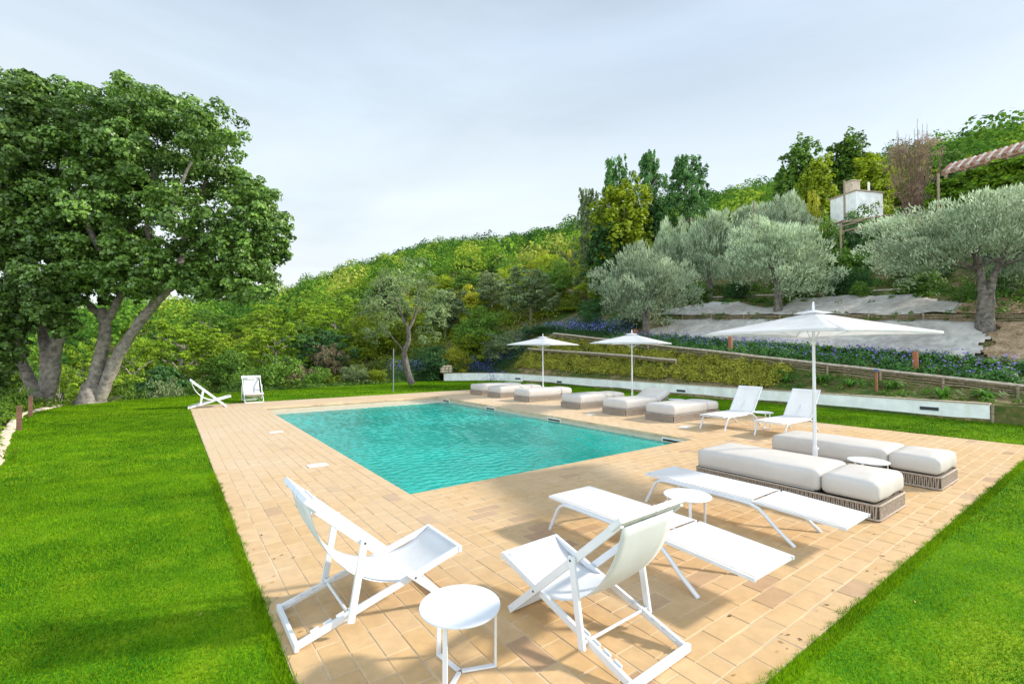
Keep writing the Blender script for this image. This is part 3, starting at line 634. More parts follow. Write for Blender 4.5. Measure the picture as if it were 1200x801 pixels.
for k in range(9): b.rbox((-.25+.25*(k % 3)+q.uniform(-.03, .03), q.uniform(-.03, .03), .09+.17*(k//3)), (.24, .3, .165), .03, n=3, nz=2)
b.build('stones', M['stone'], t)

# ------------------------------------------------------------------ wattle fences, bollards, poles
def wattle(label, path, nrod, hgt, rail, postgap=1.7, seed=0, rr=.022, lean=0):
    t = thing('wattle_fence', label, 'fence', path[0], group='low woven wattle fences'); q = random.Random(seed); o0 = Vector(path[0])
    L_ = [0]
    for i in range(1, len(path)): L_.append(L_[-1]+(Vector(path[i])-Vector(path[i-1])).length)
    def at_(s):
        for i in range(1, len(path)):
            if s <= L_[i]+1e-6: return Vector(path[i-1]).lerp(Vector(path[i]), (s-L_[i-1])/(L_[i]-L_[i-1]))
        return Vector(path[-1])
    tot = L_[-1]; w_ = MB(); ns = int(tot/.45)
    for r_ in range(nrod):
        s0 = q.uniform(0, .3); 
        pts = []
        for i in range(ns+1):
            p = at_(tot*i/ns)-o0; off = .028*math.sin(math.pi*(i*.45/postgap*2)+r_*math.pi)
            pts.append((p.x+off, p.y, p.z+.04+(hgt-.08)*r_/max(1, nrod-1)+q.uniform(-.022, .022)))
        w_.tube(pts, [rr*q.uniform(.7, 1.2) for _ in pts], 6)
    w_.build('woven_rods', M['wood'], t)
    for i in range(int(tot/postgap)+1):
        p = at_(i*postgap)-o0; MB().tube([(p.x-.05, p.y, p.z-.3), (p.x-.05+q.uniform(-.01, .01), p.y, p.z+hgt+q.uniform(-.02, .05))], .042, 8).build('post', M['wood'], t)
    if rail:
        k = int(tot/1.2); MB().tube([at_(tot*i/k)-o0+Vector((-.03, 0, hgt+.035+q.uniform(-.012, .012))) for i in range(k+1)], .048, 9).build('rail', M['rail'], t)
    return t
wattle('long wattle fence with a pale rail below the purple flower bed', [(20.78, y_, .27+.105*y_) for y_ in (-1, 4, 8, 12, 16, 20, 23.6)], 5, .40, True, 1.7, 1)
wattle('brown wattle fence between the two grey fabric slopes', [(25.5, y_, 2.86+.06*y_) for y_ in (-2, 4, 8, 12, 17)], 4, .34, False, 1.9, 2)
wattle('short dark wattle fence continuing the white wall on the right', [(18.56, 2.62, 0), (18.56, 0, 0), (18.56, -3, 0)], 7, .47, False, 1.1, 3, .026)
wattle('thin pale timber edging halfway up the yellow shrub bank', [(19.75, 13.5, .45+.052*13.5+.25), (19.75, 18, .45+.052*18+.3), (19.75, 25, .45+.052*24+.3)], 2, .12, True, 2.5, 4, .02)
wattle('upper wattle fence behind the olive trees', [(29.5, y_, hz(29.5, y_)) for y_ in (7, 11, 15, 20)], 4, .38, True, 2, 5)
def bollard(label, x, y):
    o = MB().box((0, 0, .24), (.14, .14, .62)).build('garden_bollard', M['corten'], bevel=.004); o.location = (x, y, hz(x, y)+.16); tag(o, label, 'bollard light', 'rust brown bollards in the flower bed'); return o
bollard('rust brown square bollard among purple flowers right of the large parasol pole', 21.35, P(1073, 430, 1)[1]/P(1073, 430, 1)[0]*21.35)
bollard('rust brown square bollard among flowers left of the large parasol pole', 21.35, P(856, 405, 1)[1]/P(856, 405, 1)[0]*21.35)
bollard('rust brown square bollard near the base of the left olive tree', 21.5, P(744, 385, 1)[1]/P(744, 385, 1)[0]*21.5)
yy = P(1027, 440, 1)[1]/P(1027, 440, 1)[0]*19.4
t = thing('garden_tap_post', 'thin dark post with small blue head standing on the bank', 'post', (19.4, yy, hz(19.4, yy)))
MB().box((0, 0, .3), (.055, .055, .7)).build('post', M['corten'], t); MB().box((0, 0, .69), (.12, .10, .07)).build('head', M['blueglass'], t, .01)
for x_, y_, h_, lab in ((-3.0, 16.9, .62, 'rust brown square post on left lawn edge, nearer one'), (-3.35, 20.2, .62, 'rust brown square post on left lawn edge, farther one')):
    o = MB().box((0, 0, h_/2-.1), (.09, .09, h_+.2)).build('edge_post', M['postdark'], bevel=.004); o.location = (x_, y_, 0); tag(o, lab, 'post', 'posts on the left lawn edge')
t = thing('stone_edging', 'row of pale rough stones lining the left lawn edge', 'edging', (-2.9, 14, 0)); b = MB(); q = random.Random(8)
for i in range(46):
    y_ = 9+i*.32; x_ = np.interp(y_, [9, 12, 17, 21, 23.2], [-2.4, -2.42, -3.18, -3.68, -3.2]); b.rbox((x_+2.9+q.uniform(-.05, .02), y_-14, -.03+q.uniform(-.03, .02)), (q.uniform(.14, .24), q.uniform(.26, .34), .16), .04, n=3, nz=2)
b.build('stones', M['stone'], t)
o = MB().tube([(0, 0, 0), (0, 0, 2.15)], .024, 8).build('lamp_pole', M['greypole']); pp = P(461, 447, 22.5); o.location = (pp.x, pp.y, -.02); tag(o, 'thin grey pole on the far lawn, left of the leaning tree', 'pole')

# jute fabric slopes
def sheet(name, x0, x1, y0, y1, n, m, inside, mat='jute'):
    b = MB(); gx = np.linspace(x0, x1, n+1); gy = np.linspace(y0, y1, m+1); X, Y = np.meshgrid(gx, gy)
    Z = H(X, Y)+.085+.02*np.sin(X*7+Y*2)+.03*np.abs(np.sin(Y*2.3+X*.8+np.sin(X*2)))+.035*hnoise(X, Y, 3.3)+.02*hnoise(X, Y, 9)
    vs_ = [(X[j, i], Y[j, i], Z[j, i]) for j in range(m+1) for i in range(n+1)]
    fs = [(j*(n+1)+i, j*(n+1)+i+1, (j+1)*(n+1)+i+1, (j+1)*(n+1)+i) for j in range(m) for i in range(n) if inside(.5*(gx[i]+gx[i+1]), .5*(gy[j]+gy[j+1]))]
    b.add(vs_, fs, True); o = b.build(name, M[mat]); s = o.modifiers.new('t', 'SOLIDIFY'); s.thickness = .01; tag(o, kind='structure')
sheet('slope_fabric', 23.0, 25.38, 3.3, 18.5, 14, 110, lambda x, y: y > 3.6+.12*math.sin(x*9) and y < 17.8+.5*math.sin(x*3))
sheet('slope_fabric', 25.66, 28.6, 4.6, 20, 18, 120, lambda x, y: (x < 26.5+1.9*max(0, math.sin((y-4.6)/6.3*math.pi/1.6))**.7*(1-.12*math.sin(y*2.7)) if y < 11.6 else x < 27.3+.55*math.sin(y*.9)) and y < 19+.4*math.sin(x*5))

M['dirt'] = groundmat('dry_dirt', ((.20, .13, .07), (.36, .25, .15), (.52, .40, .27)), (.6, 4, 14), bump=1.0, dist=.08)
sheet('dirt_patch', 22.9, 25.35, -2.5, 3.7, 24, 60, lambda x, y: y < 3.45+.15*math.sin(x*7), 'dirt')
sheet('dirt_patch', 25.7, 27.6, -1, 4.7, 18, 60, lambda x, y: x < 26.7+.5*math.sin(y*2.1), 'dirt')
# ------------------------------------------------------------------ foliage
def leaves(C, Nrm, size, aspect, tone, up=0.0, K=4, jit=.48):
    n = len(C); u = rng.normal(size=(n, 3)); nn = Nrm+rng.normal(size=(n, 3))*jit; nn[:, 2] += up; nn /= np.linalg.norm(nn, axis=1)[:, None]
    a = np.cross(nn, u); a /= np.linalg.norm(a, axis=1)[:, None]+1e-9; b_ = np.cross(nn, a)
    s = (size*rng.uniform(.6, 1.35, n))[:, None]; a = a*s*.5; b_ = b_*s*.5*aspect
    return np.stack([C-a, C+b_-.15*a, C+a, C-b_-.15*a], 1).reshape(-1, 3), tone
def puff(c, r, n, nsub=14, shell=.55, spread=.30, squash=(1, 1, 1)):  # leaves gathered in sub-clumps over an ellipsoid
    c = np.asarray(c, float); r = np.asarray(r, float)*np.asarray(squash)
    d = rng.normal(size=(nsub, 3)); d /= np.linalg.norm(d, axis=1)[:, None]; rad = rng.uniform(shell, 1.0, nsub)**.7
    sc = d*rad[:, None]; st = rng.normal(0, .13, nsub); k = rng.integers(0, nsub, n)
    lo = rng.normal(size=(n, 3)); lo /= np.linalg.norm(lo, axis=1)[:, None]; lo[:, 2] = np.where(rng.random(n) < .75, np.abs(lo[:, 2]), lo[:, 2])
    p = sc[k]+lo*(spread*1.15*rng.uniform(.35, 1, n)[:, None]**.5)*rng.uniform(.75, 1.2, nsub)[k][:, None]
    nn = .45*p/(np.linalg.norm(p, axis=1)[:, None]+1e-6)+lo*.9
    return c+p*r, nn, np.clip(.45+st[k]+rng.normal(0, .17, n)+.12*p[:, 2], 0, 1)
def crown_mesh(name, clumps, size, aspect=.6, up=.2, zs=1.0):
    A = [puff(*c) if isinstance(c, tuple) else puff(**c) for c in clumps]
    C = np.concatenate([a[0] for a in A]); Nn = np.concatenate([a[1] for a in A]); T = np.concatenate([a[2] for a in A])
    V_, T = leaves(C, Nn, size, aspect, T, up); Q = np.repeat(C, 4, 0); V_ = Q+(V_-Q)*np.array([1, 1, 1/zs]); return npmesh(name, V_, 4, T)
def limb(b, pts, r0, r1, n=9, jit=.03, seed=0):
    q = random.Random(seed); P_ = [Vector(p) for p in pts]; o = []
    for i in range(len(P_)-1):
        for k in range(4):
            t = k/4; p0 = P_[max(i-1, 0)]; p1 = P_[i]; p2 = P_[i+1]; p3 = P_[min(i+2, len(P_)-1)]
            o.append(.5*((2*p1)+(p2-p0)*t+(2*p0-5*p1+4*p2-p3)*t*t+(3*p1-p0-3*p2+p3)*t**3)+Vector([q.uniform(-jit, jit) for _ in range(3)]))
    o.append(P_[-1]); m = len(o)-1
    b.tube(o, [(r0+(r1-r0)*(i/m)**.8)*q.uniform(.92, 1.1) for i in range(m+1)], n)

# the two big oaks on the left, beyond the lawn edge
def oak(label, base, limbs, clumps, depth, name='oak_tree', leafn=950):
    B = P(*base, depth); t = thing(name, label, 'tree', B, group='large spreading trees left of the lawn')
    b = MB()
    for i, (pts, r0, r1) in enumerate(limbs): limb(b, [P(p[0], p[1], depth+(p[2] if len(p) > 2 else 0))-B for p in pts], r0, r1, 12, .02, i)
    b.tube([(0, 0, -.7), (0, 0, -.15), (.02, 0, .25), (.03, 0, .8)], [.85, .62, .43, .30], 14)
    b.build('trunk', M['bark'], t)
    cl = []
    for (px, py, rp) in clumps:
        for dz in (-2.6, 0, 2.4):
            if rng.random() < .12: continue
            dd = dz+rng.uniform(-.8, .8); c = P(px+rng.uniform(-8, 8), py+rng.uniform(-8, 8), depth+dd*.6)-B; r = rp/F*depth*rng.uniform(.8, 1.05)
            cl.append((c, (r, r, r*.85), int(leafn*(rp/45)**2*2.4)+480, 24, .4, .24))
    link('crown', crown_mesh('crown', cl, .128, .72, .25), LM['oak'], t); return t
oak('big oak tree with forked pale trunk leaning right over the lawn edge', (106, 474), [
    ([(104, 480), (108, 455), (117, 420), (123, 385), (118, 362)], .29, .16), ([(118, 370), (105, 357), (84, 343), (62, 322, .5), (30, 300, 1)], .14, .05),
    ([(121, 385), (138, 352), (146, 330, .5), (150, 285, .8), (160, 220, 1), (165, 150, 1)], .16, .05), ([(112, 478), (122, 455), (138, 418), (158, 385), (182, 355), (194, 342)], .24, .15),
    ([(190, 346), (192, 310), (176, 285), (172, 250, -.5), (185, 180, -1)], .15, .05), ([(188, 350), (210, 310), (219, 280, .6), (235, 230, 1), (250, 180, 1)], .16, .05), ([(192, 344), (225, 320), (262, 290), (290, 270)], .12, .03),
    ([(146, 330), (110, 280, -1), (90, 220, -1), (70, 160, -1)], .14, .05), ([(219, 285), (205, 240, -1.2), (225, 190, -1.5)], .10, .03), ([(62, 322, .5), (50, 290), (40, 240)], .09, .03)],
    [(100, 128, 36), (140, 128, 36), (170, 130, 34), (203, 130, 32), (238, 155, 32), (262, 185, 32), (285, 225, 31), (300, 262, 27), (303, 298, 24), (290, 325, 20), (262, 305, 26), (250, 262, 34), (240, 215, 36), (205, 180, 40),
     (160, 175, 42), (110, 180, 44), (150, 232, 42), (200, 240, 38), (220, 290, 26), (105, 240, 44), (75, 290, 36), (125, 300, 32), (160, 285, 26), (250, 338, 15), (185, 300, 18), (60, 215, 44), (68, 160, 36), (175, 322, 16), (80, 325, 24), (222, 330, 18), (132, 275, 34), (100, 285, 34), (130, 205, 40), (235, 325, 20), (140, 318, 28), (85, 345, 22), (100, 320, 30), (200, 318, 22), (60, 365, 22), (255, 325, 22), (120, 345, 12), (300, 322, 26), (322, 300, 20), (272, 342, 18), (236, 344, 15), (160, 335, 20), (312, 342, 12), (318, 270, 22), (75, 385, 16),  (45, 250, 40), (300, 240, 30), (278, 290, 28)], 18.1)
oak('second oak at the left picture edge with a low branching grey trunk', (45, 478), [
    ([(50, 484), (42, 462), (32, 440), (20, 410), (8, 375), (-10, 340)], .25, .11), ([(46, 484), (52, 455), (55, 420), (48, 380, .5), (36, 330, .8), (20, 250, 1), (10, 170, 1)], .25, .08),
    ([(52, 470), (60, 440), (64, 410), (72, 388)], .26, .20), ([(46, 380), (70, 330, .5), (60, 280, 1)], .14, .05), ([(8, 375), (20, 340), (10, 300)], .1, .04)],
    [(40, 118, 36), (5, 125, 38), (-35, 150, 42), (20, 165, 40), (-20, 205, 44), (25, 230, 42), (-5, 270, 42), (-40, 290, 46), (30, 290, 36), (5, 330, 34), (-30, 360, 36), (45, 335, 28), (70, 255, 30), (10, 372, 20), (-20, 400, 22), (30, 365, 22), (42, 92, 14), (15, 385, 24), (-15, 395, 26), (-8, 425, 24), (14, 408, 18), (-2, 452, 18), (45, 362, 22), (62, 350, 20)], 17.6)

# generic crown meshes (unit size: radius 1, height 0..1 in z after scale)
def unit_bush(seed, n=6500, size=.062, spread=.28, k=9):
    q = random.Random(seed); cl = []
    for i in range(k):
        a = q.uniform(0, 6.28); r = q.uniform(0, .55); s = q.uniform(.42, .62)
        cl.append(((r*math.cos(a), r*math.sin(a), q.uniform(.35, .98-s*.62)), (s, s, s*.62), n//k, 14, .5, spread))
    cl.append(((0, 0, .30), (.85, .85, .3), n//4, 14, .5, .2))
    return crown_mesh('bush_crown', cl, size, .62, .3, 1.5)
def unit_tree(seed, n=7500, size=.066, k=13, conic=0, zs=1.5):
    q = random.Random(seed); cl = []
    for i in range(k):
        z = .28+.62*(i+.5)/k; a = i*2.4+q.uniform(-.4, .4); w_ = math.sin(math.pi*min(1, (z-.1)/.98)**(.9 if not conic else .55)); r = w_*q.uniform(.25, .68)
        s = q.uniform(.30, .44)*(.6+.5*w_); cl.append(((r*math.cos(a), r*math.sin(a), z), (s, s, s*(.42 if not conic else .55)), n//k, 14, .45, .26))
    cl.append(((0, 0, .6), (.5, .5, .3), n//6, 12, .4, .25)); return crown_mesh('tree_crown', cl, size, .6, .35, zs)
def unit_pine(seed, n=11000):
    q = random.Random(seed); cl = []; k = 20
    for i in range(k):
        z = .22+.72*(i+.5)/k; w_ = (1-((z-.30)/.78)**2)**.6 if z > .3 else .85; a = i*2.4+q.uniform(-.5, .5); r = w_*q.uniform(.35, .78); s = q.uniform(.24, .36)
        cl.append(((r*math.cos(a), r*math.sin(a), z), (s, s, s*.26), n//k, 12, .3, .25))
    return crown_mesh('pine_crown', cl, .052, .5, .6, 1.5)
def unit_upright(seed, n=15000):                       # tall pointed tree of upward sprays
    q = random.Random(seed); cl = []; k = 64
    for i in range(k):
        z = .10+.83*(i/k); w_ = .95 if z < .55 else max(.06, .95*(1-((z-.55)/.45)**1.9)); a = i*2.4+q.uniform(-.5, .5); r = w_*q.uniform(.15, .86); s = .15+.13*w_
        cl.append(((r*math.cos(a), r*math.sin(a), z+q.uniform(-.02, .02)), (s*.8, s*.8, s*.42), n//k, 7, .25, .36))
    cl += [((q.uniform(-.4, .4), q.uniform(-.4, .4), q.uniform(.74, .93)), (.13, .13, .075), 200, 6, .3, .35) for _ in range(9)]; return crown_mesh('upright_crown', cl, .08, .45, .1, 3.6)
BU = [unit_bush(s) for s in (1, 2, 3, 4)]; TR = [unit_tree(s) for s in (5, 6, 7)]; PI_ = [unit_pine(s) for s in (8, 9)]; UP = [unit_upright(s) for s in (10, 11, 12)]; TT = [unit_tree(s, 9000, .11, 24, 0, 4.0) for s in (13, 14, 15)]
trunkm = MB(); limb(trunkm, [(0, 0, -.1), (.03, .02, .25), (-.02, .03, .5), (.02, -.02, .85)], .055, .015, 8, .006, 1)
for k in range(7): limb(trunkm, [(0, 0, .3+.07*k), (.25*math.cos(k*2.4), .25*math.sin(k*2.4), .45+.06*k), (.55*math.cos(k*2.4), .55*math.sin(k*2.4), .52+.06*k)], .022, .006, 6, .01, k)
tm = bpy.data.meshes.new('trunk'); tm.from_pydata(trunkm.v, [], trunkm.f); tm.update(); tm.materials.append(M['bark'])
for me_ in BU+TR+PI_+UP+TT: me_.materials.append(LM['green'])
def crown_obj(me, mat, parent=None, name='crown'):
    o = link(name, me, None, parent); o.material_slots[0].link = 'OBJECT'; o.material_slots[0].material = mat; return o
def plant(kind, mat, x, y, w_, h, label, cat, group, z=None, name=None, rz=None):
    z = hz(x, y)-.08 if z is None else z; rz = rnd.uniform(0, 6.28) if rz is None else rz
    if kind == 'bush':
        o = crown_obj(rnd.choice(BU), mat, None, name or 'bush'); o.location = (x, y, z-h*.04); o.scale = (w_/2, w_/2, h); o.rotation_euler = (0, 0, rz); return tag(o, label, cat, group)
    t = thing(name or 'tree', label, cat, (x, y, z), rz, group)
    me = rnd.choice({'tree': TR if h < 1.3*w_ else TT, 'pine': PI_, 'upright': UP}[kind]); c = crown_obj(me, mat, t); c.scale = (w_/2, w_/2, h)
    tr_ = link('trunk', tm, None, t); tr_.scale = (w_*.42, w_*.42, h*.9); return t
def ppos(px, depth):                                  # ground position on a sight line
    v = P(px, 411, depth); return v.x, v.y
def pl(kind, mat, px, top, depth, wpx, label, cat, group, name=None, hmin=.5):
    x, y = ppos(px, depth); g0 = hz(x, y); zt = P(px, top, depth).z; h = max(hmin, zt-g0+.08); return plant(kind, mat, x, y, wpx/F*depth*1.05, h, label, cat, group, name=name)
GP = 'pines in the valley beyond the lawn'; GB = 'bushes bordering the far lawn'; GT = 'trees on the slope beyond the lawn'
for a in [(215, 374, 38, 118, 'large bright yellow-green pine directly behind the lawn chairs'), (158, 395, 34, 70, 'bright pine seen between oak trunk and the big yellow-green pine'),
          (272, 400, 41, 70, 'rounded bright pine right of the largest yellow-green pine'), (374, 358, 58, 84, 'broad bright pine below the left end of the ridge'), (418, 372, 56, 60, 'pine standing left of the grey-green leaning tree'),
          (322, 392, 50, 62, 'small pine above the two far deck chairs'), (98, 398, 36, 60, 'pine visible between the two oak trunks'), (20, 420, 26, 60, 'pine at the left edge below the second oak'), (70, 425, 30, 50, 'low pine between the oak trunks'), (245, 362, 60, 70, 'darker distant pine above the big yellow-green pine')]:
    pl('pine', LM['pine'] if a[0] != 245 else LM['green'], a[0], a[1], a[2], a[3], a[4], 'pine tree', GP, 'pine_tree')
for a in [('bush', 'grey', 195, 437, 29, 50, 'pale grey-green bush left of the far deck chairs'), ('bush', 'green', 232, 441, 30, 44, 'low green bush behind the left far deck chair'), ('bush', 'green', 320, 408, 29.5, 86, 'large dense green bush behind the right far deck chair'),
          ('bush', 'green', 283, 424, 31, 56, 'green bush just left of the largest green bush'), ('bush', 'brown', 350, 424, 31, 34, 'reddish brown bush in the far border'), ('bush', 'dry', 386, 399, 33, 46, 'feathery pale dry grass clump in the far border'),
          ('bush', 'grey', 415, 424, 30, 50, 'loose pale green bush right of the feathery grass'), ('bush', 'green', 372, 426, 29.5, 44, 'green bush in front of the feathery dry grass'), ('bush', 'lime', 440, 431, 30, 40, 'yellow-green bush left of the grey pole'),
          ('bush', 'dark', 505, 398, 33, 70, 'dark green bush behind the leaning tree'), ('bush', 'green', 150, 442, 28, 42, 'small green bush right of the forked oak trunk'), ('bush', 'yellow', 530, 404, 33, 48, 'yellow-leaved bush above the stone block'),
          ('bush', 'lime', 556, 380, 36, 64, 'yellow-green bush above the lavender bank'), ('bush', 'grey', 596, 382, 34, 74, 'grey-green feathery bush left of the farthest parasol'), ('bush', 'dark', 636, 378, 33, 58, 'dark green bush just above the farthest parasol'),
          ('bush', 'lime', 578, 340, 50, 60, 'yellow-green tree-like bush in mid slope'), ('bush', 'green', 612, 338, 52, 70, 'green round bush in the mid slope'), ('bush', 'yellow', 655, 335, 46, 60, 'yellow bush on the slope left of the first olive'),
          ('bush', 'lime', 668, 365, 40, 50, 'lime bush left of the first olive tree'), ('bush', 'dark', 695, 345, 35, 44, 'dark bush at left flank of the first olive tree'), ('bush', 'dry', 606, 312, 64, 50, 'greyish dry bush high on the slope'),
          ('bush', 'brown', 636, 322, 60, 34, 'purplish brown bush on the mid slope'), ('tree', 'grey', 455, 322, 44, 60, 'grey-green tree left behind the leaning tree'), ('tree', 'lime', 700, 300, 48, 70, 'lime green tree left of the upright trees'),
          ('bush', 'lime', 545, 355, 46, 60, 'lime bush right of the leaning tree crown'), ('bush', 'green', 10, 440, 16.5, 60, 'low green bush at the far left picture edge'), ('bush', 'green', -6, 470, 14, 50, 'green bush below the left lawn edge'), ('bush', 'lime', 65, 452, 22, 40, 'small lime bush between the oak trunks')]:
    pl(a[0], LM[a[1]], a[2], a[3], a[4], a[5], a[6], 'bush' if a[0] == 'bush' else 'tree', GB if a[4] < 35 else GT, 'bush' if a[0] == 'bush' else 'tree')

# filler individuals on the slope, 33 to 78 m away
kinds = [('bush', 'lime', 'rounded yellow-green bush on the slope below the woods'), ('tree', 'green', 'mid green tree on the slope below the woods'), ('tree', 'dark', 'dark green tree on the slope below the woods'),
         ('bush', 'green', 'rounded green bush on the slope below the woods'), ('tree', 'grey', 'grey-green tree on the slope below the woods'), ('bush', 'yellow', 'yellowish bush on the slope below the woods'), ('bush', 'dry', 'dry straw-coloured bush on the slope below the woods'), ('pine', 'pine', 'bright green pine on the slope below the woods')]
cells = []
for d in (39, 45, 52, 60, 69, 79):
    step = 3.4+d*.03; n = int(d*1.75/step)
    for i in range(n):
        az = -R(10)+1.66*(i+rnd.uniform(.1, .9))/n; cells.append((d+rnd.uniform(-2.5, 2.5), az))
for d, az in cells:
    x, y = d*math.sin(az), d*math.cos(az); px = 600+F*math.tan(az-YAW)
    if x > 22 and y < 26 and d < 48: continue
    if abs(x-42) < 5 and abs(y-14) < 4: continue
    if 34 < x < 44 and y < 9: continue
    u = rnd.random()
    if px < 420: k = 7 if u < .35 else 1 if u < .6 else 2 if u < .72 else 3 if u < .9 else 0
    elif px < 700: k = 0 if u < .34 else 5 if u < .48 else 3 if u < .68 else 6 if u < .76 else 1 if u < .88 else 4
    else: k = 3 if u < .3 else 1 if u < .5 else 0 if u < .72 else 2 if u < .88 else 4
    kk, mt, lb = kinds[k]; w_ = rnd.uniform(4.2, 6.6) if kk != 'pine' else rnd.uniform(5.5, 7.5); h = w_*rnd.uniform(.62, .9)
    if d < 50 and px > 720: h *= .55
    plant(kk, LM[mt], x, y, w_, h, lb, 'bush' if kk == 'bush' else 'tree' if kk == 'tree' else 'pine tree', lb.split(' on ')[0]+' group', name='bush' if kk == 'bush' else 'pine_tree' if kk == 'pine' else 'tree')

# leaning slim tree on the far lawn edge
B = P(482, 447, 26); t = thing('leaning_tree', 'slender leaning tree with grey-green airy crown at the far lawn edge', 'tree', B); b = MB()
limb(b, [P(x_, y_, 26+z_)-B for x_, y_, z_ in ((483, 450, 0), (476, 428, 0), (474, 412, 0), (479, 398, 0), (478, 382, 0))], .19, .11, 9, .015, 1)
limb(b, [P(x_, y_, 26+z_)-B for x_, y_, z_ in ((478, 388, 0), (486, 370, .3), (490, 345, .5), (494, 325, .5))], .10, .03, 8, .02, 2)
limb(b, [P(x_, y_, 26+z_)-B for x_, y_, z_ in ((478, 384, 0), (470, 366, -.3), (462, 345, -.5))], .08, .03, 8, .02, 3)
limb(b, [P(x_, y_, 26+z_)-B for x_, y_, z_ in ((474, 412, 0), (460, 395, -.3), (448, 380, -.5))], .05, .02, 7, .02, 4)
b.build('trunk', M['barkolive'], t)
link('crown', crown_mesh('crown', [(P(x_, y_, 26+rng.uniform(-1, 1))-B, (r_*.047, r_*.047, r_*.04), 620, 12, .35, .33) for x_, y_, r_ in ((470, 325, 24), (490, 320, 24), (452, 345, 24), (478, 348, 26), (504, 345, 24), (445, 372, 22), (510, 372, 20), (440, 392, 16), (520, 352, 14), (500, 395, 14), (430, 360, 14))], .13, .5, .2), LM['grey'], t)

# olives
def olive_mesh(seed, n=20000, lo=.34, lw=1.0):
    q = random.Random(seed); cl = []
    for i in range(15):
        a = i*2.4; r = q.uniform(.3, .78); cl.append(((r*math.cos(a), r*math.sin(a), q.uniform(lo, .80)), (.36, .36, .22), n//19, 16, .35, .33))
    for i in range(4): cl.append(((q.uniform(-.3, .3), q.uniform(-.3, .3), q.uniform(.7, .85)), (.36, .36, .2), n//19, 16, .35, .3))
    A = [puff(*c) for c in cl]; C = np.concatenate([a[0] for a in A]); T = np.concatenate([a[2] for a in A]); m = len(C)
    # narrow sprays that point outward and up
    d = C-np.array([0, 0, .35]); d /= np.linalg.norm(d, axis=1)[:, None]; d[:, 2] += .7; d += rng.normal(size=(m, 3))*.6; d /= np.linalg.norm(d, axis=1)[:, None]
    s = np.cross(d, rng.normal(size=(m, 3))); s /= np.linalg.norm(s, axis=1)[:, None]; L_ = rng.uniform(.028, .075, m)[:, None]*lw; W_ = .0078*lw
    V_ = np.stack([C-s*W_*.6, C+d*L_*.5+s*W_-s*W_*.0, C+d*L_, C+d*L_*.5-s*W_], 1).reshape(-1, 3)
    return npmesh('olive_crown', V_, 4, T)
OL = [olive_mesh(s, 22000, .34) for s in (21, 22, 23)]; OLB = olive_mesh(24, 34000, .48, .66)
def olive(label, px, base_py, X_, wpx, top_py, trunkr=.3, bot=.30, lean=(0, 0), yw=None, mesh=None):
    ratio = P(px, 411, 1); y = ratio.y/ratio.x*X_; depth = X_*sy_+y*cy; g0 = hz(X_, y) if base_py is None else P(px, base_py, depth).z
    g0 = min(g0, hz(X_, y)+.02); zt = P(px, top_py, depth).z; h = zt-g0; w_ = wpx/F*depth
    t = thing('olive_tree', label, 'olive tree', (X_, y, g0-.1), group='silvery olive trees on the terraces')
    c = link('crown', mesh or rnd.choice(OL), LM['olive'], t); c.scale = (w_/2, w_/2, h*(.93 if mesh else .98)); c.rotation_euler = (0, 0, rnd.uniform(0, 6))
    b = MB(); q = random.Random(int(px))
    for s, (dx, dy) in enumerate(((.5, .3), (-.5, .1), (.1, -.5))):
        limb(b, [(.10*dx, .10*dy, -.2), (.16*dx+lean[0]*.3, .16*dy, h*.16), (.30*dx+lean[0], .30*dy, h*.32), (.8*dx+lean[0], .8*dy, h*.50), (1.5*dx+lean[0], 1.5*dy, h*.66)], trunkr*.75, .05, 9, .025, s+int(px))
        for k in range(3): a = s*2+k*1.3; limb(b, [(.8*dx+lean[0], .8*dy, h*.46), (.8*dx+math.cos(a)*w_*.15, .8*dy+math.sin(a)*w_*.15, h*.56), (math.cos(a)*w_*.32, math.sin(a)*w_*.32, h*.66)], .06, .015, 6, .03, k)
    b.tube([(0, 0, -.25), (0, 0, .05), (.02, 0, h*.2)], [trunkr*1.25, trunkr*.95, trunkr*.7], 12)
    b.build('trunk', M['barkolive'], t); return t
olive('olive tree with round crown and short trunk, leftmost on the bank', 757, 386, 22.3, 116, 288, .22)
olive('olive tree with forked trunk behind the large parasol canopy', 912, 364, 26.2, 124, 256, .24)
olive('biggest olive tree with thick split trunk at the right picture edge', 1155, 374, 25.0, 240, 224, .32, mesh=OLB)
olive('small pale olive right behind the leftmost olive', 783, None, 29.5, 52, 256, .2)
olive('olive with pale round crown between the leftmost and the forked-trunk olive', 832, None, 30.5, 76, 244, .2)
olive('olive crown above the forked-trunk olive, below the white house', 925, None, 34, 60, 222, .2)
olive('olive rising at the far right behind the biggest olive', 1222, None, 30, 90, 214, .25)
olive('small olive on the upper terrace left of the white house', 880, None, 36, 70, 238, .2)

